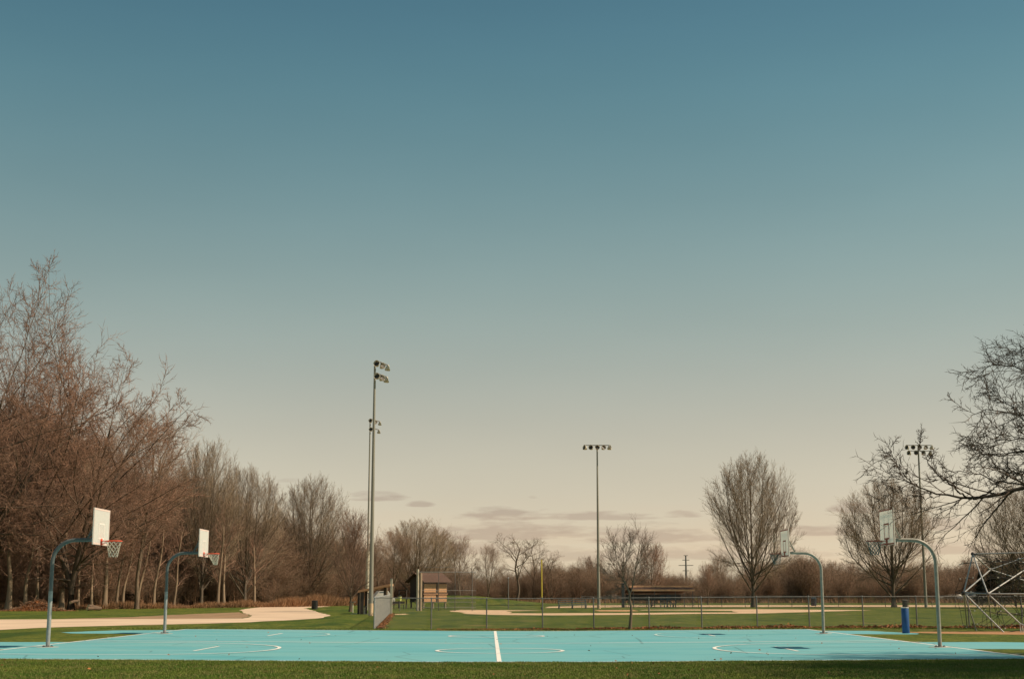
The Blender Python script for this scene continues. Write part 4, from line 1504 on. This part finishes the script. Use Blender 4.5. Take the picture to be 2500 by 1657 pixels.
# woodland behind: nothing tells these apart
rnd = random.Random(77)
top = [(-900, 760), (-300, 860), (0, 940), (150, 990), (260, 1040), (360, 1085), (420, 1110), (540, 1170), (640, 1235), (720, 1250), (800, 1290), (900, 1350)]
for i in range(58):
    px = -700 + 1560 * (i + rnd.random()) / 58 if i > 6 else -1500 + 800 * i / 7
    base_y = 130 + max(0, px) * .075
    Y = base_y + rnd.uniform(8, 46)
    ty = np.interp(px, [a for a, b in top], [b for a, b in top]) + rnd.uniform(0, 90)
    key = rnd.choice(['tall', 'tall2', 'tall', 'spread2', 'tall2'])
    place(key, px, Y, ty, 'bare tree deep in the dense brown wood on the left', 'trees inside the left wood', rz=rnd.uniform(0, 6.28), sx=rnd.uniform(.85, 1.1))
for i in range(34):
    px = 1390 + 1500 * (i + rnd.random()) / 34
    Y = rnd.uniform(285, 340)
    if abs(px - 1676) < 45:
        continue
    place(rnd.choice(['tall2', 'round', 'tall']), px, Y, rnd.uniform(1366, 1394) - 14 * (rnd.random() < .2), 'small distant bare tree rising out of the far brown woods', 'distant trees in the far woods', rz=rnd.uniform(0, 6.28), sx=rnd.uniform(.9, 1.3))

# slender pale trunks at the wood's edge, each one visible below the crowns
stem_px = [(22, 14), (64, 10), (90, 10), (152, 12), (192, 8), (225, 7), (256, 12), (284, 7), (300, 8), (335, 8), (376, 8), (424, 6), (532, 8), (548, 8), (622, 7)]
for i, (px, w) in enumerate(stem_px):
    Y = 127 + max(0, px) * .05 + rnd.uniform(0, 3)
    q = GY(px, Y)
    r = w / 2 / 3526 * Y * 1.05
    Hs = rnd.uniform(7, 10)
    lx, c = rnd.uniform(-.4, 1.3), rnd.uniform(-.35, .35)
    o = thing('sapling_trunk', 'slender pale trunk at the sunlit front edge of the left wood', 'tree', (q.x, q.y, -.1), 0, 'pale trunks along the front of the left wood')
    t = trunk0([(0, 0, 0), (lx * .2 + c * .5, 0, Hs * .3), (lx * .6 - c * .5, .2, Hs * .65), (lx, 0, Hs)], r, r * .35, 9)
    rng = np.random.default_rng(100 + i)
    l1 = spawn(t, 12, .3, .97, 45, 14, .25, 6, .12, .05, .35, rmin=.02)
    l2 = spawn(l1, 7, .1, .97, 38, 14, .5, 4, .14, .04, .6, rmin=.013)
    l3 = spawn(l2, 5, .1, .97, 38, 14, .5, 3, .14, .04, .6, rmin=.01)
    V, F = tubes([(t, 8)])
    np_mesh('trunk', V, F, BK['stem'][0], o, smooth=True)
    V, F = tubes([(l1, 4), (l2, 3), (l3, 3)])
    np_mesh('crown', V, F, BK['wood'][1], o)


def poly_limbs(polys, n):
    """polylines of (px, py, Y, r) -> parent arrays"""
    P, Rr, L = [], [], []
    for pl in polys:
        w = np.array([tuple(at(a, b, c)) for a, b, c, r in pl])
        rr_ = np.array([r for a, b, c, r in pl])
        u = np.linspace(0, len(pl) - 1, n)
        # smooth a little
        pts = np.stack([np.interp(u, np.arange(len(pl)), w[:, i]) for i in range(3)], axis=1)
        pts[1:-1] = (pts[:-2] + 2 * pts[1:-1] + pts[2:]) / 4
        P.append(pts)
        Rr.append(np.interp(u, np.arange(len(pl)), rr_))
        L.append(np.linalg.norm(np.diff(pts, axis=0), axis=1).sum())
    return np.array(P), np.array(Rr), np.array(L)


# thin leaning tree in front, at the fence
rng = np.random.default_rng(5)
Yt = 64.6
tr = poly_limbs([[(1538, 1536, Yt, .085), (1540, 1510, Yt, .066), (1542, 1485, Yt, .058), (1537, 1462, Yt, .052), (1538, 1447, Yt, .048), (1532, 1434, Yt, .040), (1524, 1418, Yt, .034), (1520, 1395, Yt, .026), (1524, 1360, Yt + .1, .016), (1518, 1320, Yt, .007)]], 22)
lm = poly_limbs([
    [(1538, 1449, Yt, .036), (1545, 1432, Yt, .032), (1547, 1412, Yt - .1, .027), (1552, 1380, Yt - .1, .018), (1560, 1345, Yt - .2, .011), (1562, 1316, Yt - .2, .006)],
    [(1528, 1428, Yt, .022), (1512, 1400, Yt + .2, .018), (1496, 1375, Yt + .3, .012), (1480, 1350, Yt + .3, .006)],
    [(1547, 1420, Yt, .020), (1565, 1400, Yt + .2, .016), (1578, 1370, Yt + .2, .010), (1582, 1345, Yt + .2, .005)],
    [(1521, 1400, Yt, .018), (1507, 1370, Yt - .3, .014), (1500, 1340, Yt - .4, .009), (1494, 1318, Yt - .4, .005)],
    [(1551, 1390, Yt, .016), (1560, 1370, Yt - .4, .012), (1572, 1340, Yt - .5, .008), (1578, 1322, Yt - .5, .004)],
    [(1521, 1385, Yt, .016), (1532, 1360, Yt - .2, .012), (1538, 1330, Yt - .3, .008), (1540, 1312, Yt - .3, .004)],
    [(1532, 1436, Yt, .014), (1514, 1434, Yt + .1, .010), (1497, 1442, Yt, .006), (1490, 1452, Yt, .004)],
    [(1524, 1420, Yt, .014), (1500, 1412, Yt - .2, .010), (1484, 1402, Yt - .3, .006), (1472, 1385, Yt - .3, .004)],
    [(1546, 1428, Yt, .014), (1562, 1424, Yt - .2, .010), (1580, 1408, Yt - .2, .006), (1590, 1390, Yt - .3, .004)]], 12)
l2 = spawn(lm, 17, .15, .98, 34, 12, .36, 6, .09, .05, .5, rmin=.006)
l2b = spawn(tr, 22, .55, .99, 40, 12, .18, 6, .09, .05, .45, rmin=.006)
l3 = spawn(merge(l2, l2b), 7, .1, .98, 32, 12, .45, 4, .1, .05, .6, rmin=.0045)
l4 = spawn(l3, 4, .1, .98, 32, 12, .5, 3, .12, .05, .6, rmin=.0035)
q = Vector(tr[0][0, 0])
sap = thing('bare_tree', 'small thin leaning tree standing at the fence in front of the dugout', 'tree', (0, 0, 0))
V, F = tubes([(tr, 8), (lm, 6)])
np_mesh('trunk', V, F, bark('bark_sapling', (.17, .125, .085), (.10, .075, .055)), sap, smooth=True)
V, F = tubes([(l2, 4), (l2b, 4), (l3, 3), (l4, 3)])
np_mesh('crown', V, F, twigm('twig_sapling', (.20, .135, .095), (.15, .10, .072)), sap)

# near tree just outside the right edge, its limbs hang into the picture and shade the lawn
rng = np.random.default_rng(12)
Yo = 30
limbs = [
    [(2960, 1090, 30, .12), (2800, 1120, 30, .085), (2640, 1158, 30, .058), (2500, 1190, 30, .044), (2440, 1204, 30, .036), (2378, 1218, 30, .030), (2300, 1208, 30, .020), (2240, 1186, 30, .014), (2200, 1176, 30.2, .010), (2165, 1150, 30.2, .006)],
    [(2372, 1217, 30, .022), (2345, 1204, 29.9, .018), (2318, 1178, 29.8, .015), (2290, 1160, 29.7, .012), (2262, 1128, 29.6, .009), (2248, 1100, 29.6, .007), (2232, 1070, 29.6, .004)],
    [(2520, 1186, 30, .022), (2470, 1180, 30.2, .018), (2425, 1172, 30.3, .014), (2395, 1158, 30.4, .011), (2350, 1152, 30.5, .009), (2308, 1152, 30.6, .005)],
    [(2376, 1218, 30, .018), (2420, 1200, 29.6, .014), (2440, 1178, 29.5, .010), (2470, 1158, 29.4, .007), (2500, 1150, 29.4, .004)],
    [(2240, 1186, 30, .012), (2205, 1160, 29.8, .009), (2180, 1120, 29.8, .007), (2172, 1085, 29.8, .004)],
    [(2300, 1208, 30, .010), (2260, 1216, 29.9, .008), (2215, 1208, 29.9, .006), (2180, 1195, 29.9, .004)],
    [(2960, 1040, 30, .10), (2780, 1070, 30.5, .065), (2620, 1080, 31, .042), (2500, 1062, 31.2, .028), (2420, 1075, 31.3, .018), (2370, 1085, 31.4, .010), (2335, 1080, 31.5, .005)],
    [(2960, 1010, 30, .09), (2780, 1010, 29.5, .06), (2640, 1010, 29, .04), (2540, 1000, 28.6, .026), (2440, 985, 28.5, .016), (2370, 972, 28.4, .010), (2310, 985, 28.4, .005)],
    [(2960, 980, 30, .09), (2760, 960, 30.8, .055), (2620, 930, 31.2, .035), (2520, 900, 31.5, .023), (2430, 870, 31.6, .014), (2370, 860, 31.7, .008), (2330, 885, 31.8, .004)],
    [(2960, 950, 30, .09), (2780, 900, 29.6, .05), (2660, 870, 29.2, .034), (2570, 850, 29, .022), (2500, 840, 28.9, .013), (2460, 850, 28.8, .004)],
    [(2960, 930, 30, .08), (2800, 860, 30.5, .05), (2700, 820, 30.8, .03), (2620, 800, 31, .018), (2560, 790, 31, .008)],
    [(2700, 1140, 30, .04), (2600, 1100, 29, .028), (2520, 1060, 28.6, .018), (2440, 1040, 28.2, .012), (2380, 1045, 28, .007), (2330, 1060, 28, .004)],
    [(2640, 1080, 31, .03), (2540, 1040, 32, .02), (2460, 1010, 32.4, .014), (2400, 950, 32.6, .009), (2350, 925, 32.8, .005)],
    [(2760, 960, 30.8, .035), (2650, 870, 31.6, .025), (2560, 870, 32, .017), (2480, 850, 32.3, .010), (2440, 820, 32.5, .006), (2400, 840, 32.6, .004)],
    [(2620, 1160, 30, .03), (2560, 1130, 31.4, .02), (2480, 1120, 32, .014), (2420, 1130, 32.4, .009), (2370, 1110, 32.6, .005)],
]
limbs = limbs[:6] + [[(a + (55 if a < 2700 else 25), b + 28, c, d) for a, b, c, d in l_] for l_ in limbs[6:]]
lm = poly_limbs(limbs, 24)
lm[0][:, 1:-1] += rng.normal(size=lm[0][:, 1:-1].shape) * .018
base = GY(2990, 30.2)
tk = trunk0([(base.x, base.y, -.2), (base.x - .1, base.y, 2.0), (base.x + .05, base.y, 4.0), (base.x - .2, base.y + .1, 6.5), (base.x, base.y, 9)], .32, .10, 14)
off = spawn(tk, 26, .32, .98, 55, 16, .52, 10, .1, .04, .5, prof=lambda x: 1.1 - x * .5)
keep = off[0][:, -1, 0] > base.x - 1.0
off = tuple(a[keep] for a in off)
o2 = spawn(off, 9, .15, .97, 42, 14, .4, 6, .12, .03, .5, rmin=.01)
o3 = spawn(o2, 7, .1, .98, 40, 14, .45, 4, .14, .02, .6, rmin=.007)
o4 = spawn(o3, 5, .1, .98, 40, 14, .45, 3, .14, .02, .6, rmin=.006)
lsel = lm[2] > 2.6
lmL, lmS = tuple(a[lsel] for a in lm), tuple(a[~lsel] for a in lm)
n2 = spawn(lmL, 17, .26, .98, 44, 14, .21, 8, .11, .015, .5, rmin=.0062, lv=.3, prof=lambda x: 1.2 - x * .62)
n2 = merge(n2, spawn(lmS, 8, .2, .98, 44, 14, .24, 8, .11, .015, .5, rmin=.0065, lv=.3))
n2c = spawn(lmL, 16, .1, .98, 48, 16, .09, 6, .13, .015, .4, rmin=.0065, lv=.4)
n3 = spawn(n2, 9, .1, .98, 42, 16, .34, 5, .12, .01, .6, rmin=.006, lv=.35)
n4 = spawn(n3, 4, .1, .98, 42, 16, .42, 3, .15, .01, .6, rmin=.005)
n3b = spawn(n2c, 5, .1, .98, 42, 16, .4, 3, .14, .01, .6, rmin=.005)
oak = thing('bare_tree', 'nearest dark bare tree whose twisted limbs hang in from the right edge', 'tree', (0, 0, 0))
V, F = tubes([(tk, 14), (lm, 8), (off, 6)])
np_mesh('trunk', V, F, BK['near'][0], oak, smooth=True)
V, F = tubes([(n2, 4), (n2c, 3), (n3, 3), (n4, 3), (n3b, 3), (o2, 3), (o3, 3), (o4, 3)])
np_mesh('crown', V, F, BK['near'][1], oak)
print('oak', len(F[0]) * 2 + len(F[1]))


# two more bare trees outside the frame on the right: their crowns shade the near lawn
for x_, y_, h_, rz_, lab in ((18.6, 29.3, 14.5, .5, 'dense bare tree right of the view beside the nearest dark tree'), (21.5, 33.2, 15.5, 2.5, 'farther of the two dense bare trees outside the view on the right')):
    r = PROTO['round'][0]
    o = r.copy()
    C.objects.link(o)
    for ch in r.children:
        c = ch.copy()
        C.objects.link(c)
        c.parent = o
    k = h_ / r['proto_h']
    o.location, o.scale, o.rotation_euler = (x_, y_, .05), (k, k, k), (0, 0, rz_)
    tag(o, lab, 'tree')

# evergreens, dark, behind the climbing frame
def evergreen(label, px, Y, top_py, width, seed):
    rr_ = np.random.default_rng(seed)
    q = GY(px, Y)
    H = at(px, top_py, Y).z
    W_ = width / 3526 * Y / 2
    o = thing('evergreen_tree', label, 'evergreen tree', q)
    MB().tube([(0, 0, -.1), (0, 0, H * .9)], [H * .025, .03], 8).build('trunk', BK['wood'][0], o)
    n = 9000
    h = rr_.random(n) ** .8
    rad = W_ * (1 - h) ** .75 * (.35 + .65 * rr_.random(n) ** .5) * (1 + .25 * np.sin(h * 40))
    a = rr_.random(n) * 6.283
    c = np.stack([rad * np.cos(a), rad * np.sin(a), .15 + h * (H - .2)], axis=1)
    d = np.stack([np.cos(a), np.sin(a), rr_.normal(size=n) * .3 - .15], axis=1)
    s = np.stack([-np.sin(a), np.cos(a), rr_.normal(size=n) * .3], axis=1)
    ln, wd = .14 + .14 * rr_.random(n)[:, None], .05
    V = np.stack([c - s * wd, c + s * wd, c + d * ln], axis=1).reshape(-1, 3)
    np_mesh('crown', V, np.arange(n * 3).reshape(-1, 3), M['needle'], o)


evergreen('dark evergreen directly behind the left half of the climbing frame', 2428, 176, 1372, 66, 1)
evergreen('larger dark evergreen at the right edge behind the climbing frame', 2478, 172, 1352, 84, 2)
evergreen('smallest dark evergreen, low and left behind the climbing frame', 2396, 182, 1395, 40, 3)
evergreen('dark evergreen just outside the right edge of the view', 2560, 172, 1340, 100, 4)


# ================================================================= undergrowth (instances of a few shrubs)
def shrub_protos(kind, n, H, mats):
    col = bpy.data.collections.new('shrub_shapes_' + str(len(bpy.data.collections)))
    for i in range(n):
        r, cnt = make_tree('bush', H, 200 + i, *mats)
        a, b = r.children[0], r.children[1]
        Va = np.empty(len(a.data.vertices) * 3); a.data.vertices.foreach_get('co', Va)
        # join the two meshes into one instance shape
        import bmesh
        bm = bmesh.new()
        bm.from_mesh(a.data)
        nb_ = len(bm.faces)
        bm.from_mesh(b.data)
        bm.faces.ensure_lookup_table()
        me = bpy.data.meshes.new('shrub')
        bm.to_mesh(me)
        bm.free()
        me.materials.clear()
        me.materials.append(mats[0])
        me.materials.append(mats[1])
        idx = np.zeros(len(me.polygons), dtype=np.int32)
        idx[nb_:] = 1
        me.polygons.foreach_set('material_index', idx)
        for x in (a, b, r):
            bpy.data.objects.remove(x)
        so = bpy.data.objects.new('shrub', me)
        col.objects.link(so)
    return col


def scatter(name, pts, scales, col, label=None):
    me = bpy.data.meshes.new(name)
    me.vertices.add(len(pts))
    me.vertices.foreach_set('co', np.asarray(pts, dtype=np.float32).ravel())
    at_ = me.attributes.new('sz', 'FLOAT', 'POINT')
    at_.data.foreach_set('value', np.asarray(scales, dtype=np.float32))
    o = bpy.data.objects.new(name, me)
    C.objects.link(o)
    tag(o, label, kind='stuff')
    ng = bpy.data.node_groups.new(name, 'GeometryNodeTree')
    ng.interface.new_socket('Geometry', in_out='INPUT', socket_type='NodeSocketGeometry')
    ng.interface.new_socket('Geometry', in_out='OUTPUT', socket_type='NodeSocketGeometry')
    N_ = ng.nodes
    gi, go = N_.new('NodeGroupInput'), N_.new('NodeGroupOutput')
    iop = N_.new('GeometryNodeInstanceOnPoints')
    ci = N_.new('GeometryNodeCollectionInfo')
    ci.inputs['Collection'].default_value = col
    ci.inputs['Separate Children'].default_value = True
    ci.inputs['Reset Children'].default_value = True
    iop.inputs['Pick Instance'].default_value = True
    rv = N_.new('FunctionNodeRandomValue')
    rv.data_type = 'FLOAT_VECTOR'
    rv.inputs[0].default_value = (-.08, -.08, 0)
    rv.inputs[1].default_value = (.08, .08, 6.283)
    na = N_.new('GeometryNodeInputNamedAttribute')
    na.data_type = 'FLOAT'
    na.inputs['Name'].default_value = 'sz'
    Lk = ng.links.new
    Lk(gi.outputs[0], iop.inputs['Points'])
    Lk(ci.outputs[0], iop.inputs['Instance'])
    Lk(rv.outputs[0], iop.inputs['Rotation'])
    Lk(na.outputs[0], iop.inputs['Scale'])
    Lk(iop.outputs[0], go.inputs[0])
    md = o.modifiers.new('scatter', 'NODES')
    md.node_group = ng
    return o


col = shrub_protos('bush', 4, 6.0, BK['bush'])
r5 = np.random.default_rng(3)
pts, sc_ = [], []
for i in range(760):                    # left wood
    px = r5.uniform(-900, 870)
    by = 131 + max(0, px) * .062 + (max(0, px - 620) * .08)
    dd = r5.random() ** .7 * 42
    Y = by + dd
    hh = np.interp(px, [-900, 300, 600, 870], [9.5, 8.5, 8, 6.5]) * r5.uniform(.75, 1.25) * (.38 + .62 * min(1, dd / 11))
    q = GY(px, Y)
    pts.append((q.x, q.y, -.1))
    sc_.append(hh / 6)
scatter('undergrowth', pts, sc_, col, 'dense brown leafless undergrowth filling the wood on the left')
pts, sc_ = [], []
for i in range(800):                    # far wood
    px = r5.uniform(860, 3300)
    Y = r5.uniform(228, 300)
    topy = np.interp(px, [860, 1000, 1240, 1400, 1700, 2000, 2300, 3300], [1372, 1388, 1398, 1404, 1404, 1390, 1386, 1370]) + r5.uniform(-4, 26) + 13 * math.sin(px * .017) * math.sin(px * .0053 + 1) + 6 * math.sin(px * .06)
    if abs(px - 1676) < 50:
        topy = max(topy, 1412)
    H = at(1250, topy, Y).z
    q = GY(px, Y)
    pts.append((q.x, q.y, -.1))
    sc_.append(H / 6)
scatter('far_woods', pts, sc_, col, 'low brown mass of leafless woods along the horizon')


# ================================================================= grasses, leaves
def blades(name, n, xs, ys, h0, h1, w, mat, lean=.5, z=None, seed=0, label=None, hmul=None):
    r_ = np.random.default_rng(seed)
    x = xs(r_, n) if callable(xs) else r_.uniform(xs[0], xs[1], n)
    y = ys(r_, n, x) if callable(ys) else r_.uniform(ys[0], ys[1], n)
    zz = 0.08 * np.clip((np.abs(x) - 2) / 11, 0, 1)
    c = np.stack([x, y, zz - .003], axis=1)
    a = r_.uniform(0, 6.283, n)
    s = np.stack([np.cos(a), np.sin(a), np.zeros(n)], axis=1) * (w * (.6 + .8 * r_.random(n)))[:, None] / 2
    h = (h0 + (h1 - h0) * r_.random(n))
    if hmul is not None:
        h = h * hmul(x, y)
    b = r_.uniform(0, 6.283, n)
    k = np.abs(r_.normal(size=n)) * lean
    t = c + np.stack([np.cos(b) * k * h, np.sin(b) * k * h, h], axis=1)
    V = np.stack([c - s, c + s, t], axis=1).reshape(-1, 3)
    o = np_mesh(name, V, np.arange(n * 3).reshape(-1, 3), mat)
    return tag(o, label, kind='stuff')


blades('lawn_grass', 420000, (-12.5, 13.5), lambda r_, n, x: 26.5 + (Y0 - .10 + .10 * np.sin(x * 2.1) * np.sin(x * .73 + 1) + .06 * np.sin(x * 7.3) - 26.5) * r_.random(n) ** .8 + np.abs(r_.normal(size=n)) * .05, .018, .045, .012, M['blade'], lean=.7, seed=1, label='short mown grass in front of the court')
# ragged turf along the far and side edges of the court slab
def ex(r_, n):
    return r_.uniform(XL - 4, XR + 8, n)
blades('edge_grass', 26000, ex, lambda r_, n, x: Y1 + .12 + np.abs(r_.normal(size=n)) * .9, .03, .09, .016, M['blade'], lean=.7, seed=2, label='longer grass between the back edge of the court and the fence')


def dy_(r_, n, x):
    px = 1250 + x * 3526 / 135
    return 128.5 + np.maximum(0, px) * .055 + np.maximum(0, px - 620) * .08 + r_.random(n) ** 1.5 * 7


blades('dry_brush', 95000, lambda r_, n: r_.uniform(-75, -13.5, n), dy_, .12, .75, .05, M['dry'], lean=.6, seed=3, hmul=lambda x, y: np.clip(.75 + .6 * np.sin(x * .55 + 1) * np.sin(x * .23) + .5 * np.sin(x * 1.9) * .5, .12, 2) + 1.1 * np.exp(-((x + 24) / 2.6) ** 2) + .9 * np.exp(-((x + 19) / 1.5) ** 2) + .5 * np.exp(-((x + 32) / 3) ** 2), label='tan dry grass and brambles along the foot of the left wood')
blades('dry_grass', 16000, (-20, 90), lambda r_, n, x: 222 + r_.random(n) * 8, .2, .9, .08, M['dry'], lean=.5, seed=4, label='dry grass at the foot of the far woods')


def leaves(name, n, xf, yf_, hf, size, mat, seed, label):
    r_ = np.random.default_rng(seed)
    x = xf(r_, n)
    y = yf_(r_, n, x)
    zz = 0.08 * np.clip((np.abs(x) - 2) / 11, 0, 1) + .012 + hf(r_, n, x, y)
    c = np.stack([x, y, zz], axis=1)
    u = unit(r_.normal(size=(n, 3)) * np.array([1, 1, .45]))
    v = unit(np.cross(u, r_.normal(size=(n, 3))))
    s = (size * (.6 + .8 * r_.random(n)))[:, None]
    V = np.stack([c - u * s, c - v * s * .55 + [[0, 0, .01]], c + u * s, c + v * s * .55 + [[0, 0, .01]]], axis=1)
    V = np.maximum(V, np.array([-1e9, -1e9, .006]))
    k = np.arange(n)[:, None] * 4
    F = np.concatenate([k + np.array([[0, 1, 2]]), k + np.array([[0, 2, 3]])])
    o = np_mesh(name, V.reshape(-1, 3), F, mat)
    return tag(o, label, kind='stuff')


leaves('leaf_litter', 26000, lambda r_, n: -3.4 + 31 * r_.random(n) ** .85,
       lambda r_, n, x: FY + r_.normal(size=n) * .35 + np.abs(r_.normal(size=n)) * .8 * (x > 3),
       lambda r_, n, x, y: np.abs(r_.normal(size=n)) * .045 * np.clip((x + 4) / 12, .25, 1) * np.exp(-((y - FY) / .9) ** 2) * (1 + .8 * np.sin(x * 1.7) * np.sin(x * .6)), .05, M['leaf'], 6,
       'orange brown dead leaves heaped along the foot of the chain-link fence')
leaves('fence_side_leaves', 2200, lambda r_, n: r_.random(n), lambda r_, n, x: x, lambda r_, n, x, y: 0 * x, .05, M['leaf'], 7, 'dead leaves along the fence running away from the court')
o = bpy.data.objects['fence_side_leaves']
co = np.empty(len(o.data.vertices) * 3, dtype=np.float32)
o.data.vertices.foreach_get('co', co)
co = co.reshape(-1, 4, 3)
ctr = co.mean(axis=1, keepdims=True)
r_ = np.random.default_rng(8)
t = (r_.random(len(co)) ** 1.6 * .75)[:, None, None]
off = np.abs(r_.normal(size=(len(co), 1, 1))) * .16
newc = np.concatenate([cx0 + .1 + t * (far.x - cx0) + off, FY + .1 + t * (far.y - FY), .08 + 0 * t + .05 * r_.random(t.shape)], axis=2)
co = co - ctr + newc
o.data.vertices.foreach_set('co', co.ravel())
leaves('scattered_leaves', 90, lambda r_, n: r_.uniform(-12, 12, n), lambda r_, n, x: 29 + 33 * r_.random(n) ** 2.2, lambda r_, n, x, y: .035 * (y < 35) + .002, .032, M['leaf'], 9, 'a few dead leaves scattered over lawn and court')

# brush pile: heaped sticks and leaves
rr2 = np.random.default_rng(14)
q = GY(92, 127)
bp = thing('brush_pile', 'heap of reddish brown sticks and leaves at the wood edge behind the nearer left hoop', 'brush pile', q)
n = 700
c = rr2.normal(size=(n, 3)) * np.array([1.05, .6, .0])
hmax = 1.0 * np.exp(-(c[:, 0] / 1.25) ** 2 - (c[:, 1] / .9) ** 2)
c[:, 2] = .05 + hmax * rr2.random(n)
d = unit(rr2.normal(size=(n, 3)) * np.array([1, .7, .25])) * (.2 + .5 * rr2.random(n))[:, None]
P = np.stack([c - d, c, c + d], axis=1)
P[:, :, 2] = np.maximum(P[:, :, 2], .01)
V, F = tubes([((P, np.full((n, 3), .018) * (.5 + rr2.random((n, 1))), np.ones(n)), 4)])
np_mesh('sticks', V, F, twigm('stick', (.30, .17, .10), (.16, .10, .065)), bp)['kind'] = 'stuff'
n = 9000
c = rr2.normal(size=(n, 3)) * np.array([1.2, .7, 0])
c[:, 2] = np.exp(-(c[:, 0] / 1.3) ** 2 - (c[:, 1] / 1.0) ** 2) * .85 * (.75 + .25 * rr2.random(n)) + .01
u = unit(rr2.normal(size=(n, 3))) * .08
v = unit(rr2.normal(size=(n, 3))) * .08
V = np.stack([c - u, c + u, c + v], axis=1).reshape(-1, 3)
np_mesh('leaf_heap', V, np.arange(n * 3).reshape(-1, 3), M['leaf'], bp)['kind'] = 'stuff'


# ---------------------------------------------------------------- put each root that was built in place at the foot of its thing
for o in list(C.objects):
    if o.type == 'EMPTY' and o.parent is None and o.location.length < 1e-6 and o.children:
        lo, hi = Vector((1e9,) * 3), Vector((-1e9,) * 3)
        for c in o.children:
            if c.type == 'MESH' and c.name.startswith(('crown', 'chain')) is False:
                for b in c.bound_box:
                    v = c.location + Vector(b)
                    lo = Vector(map(min, lo, v))
                    hi = Vector(map(max, hi, v))
        if lo.x > hi.x:
            continue
        tk_ = [c for c in o.children if c.name.startswith('trunk')]
        if tk_:
            v = tk_[0].data.vertices[0].co
            base = Vector((v.x, v.y, max(0, v.z)))
        else:
            base = Vector(((lo.x + hi.x) / 2, (lo.y + hi.y) / 2, max(0.0, lo.z)))
        o.location = base
        for c in o.children:
            c.location = c.location - base
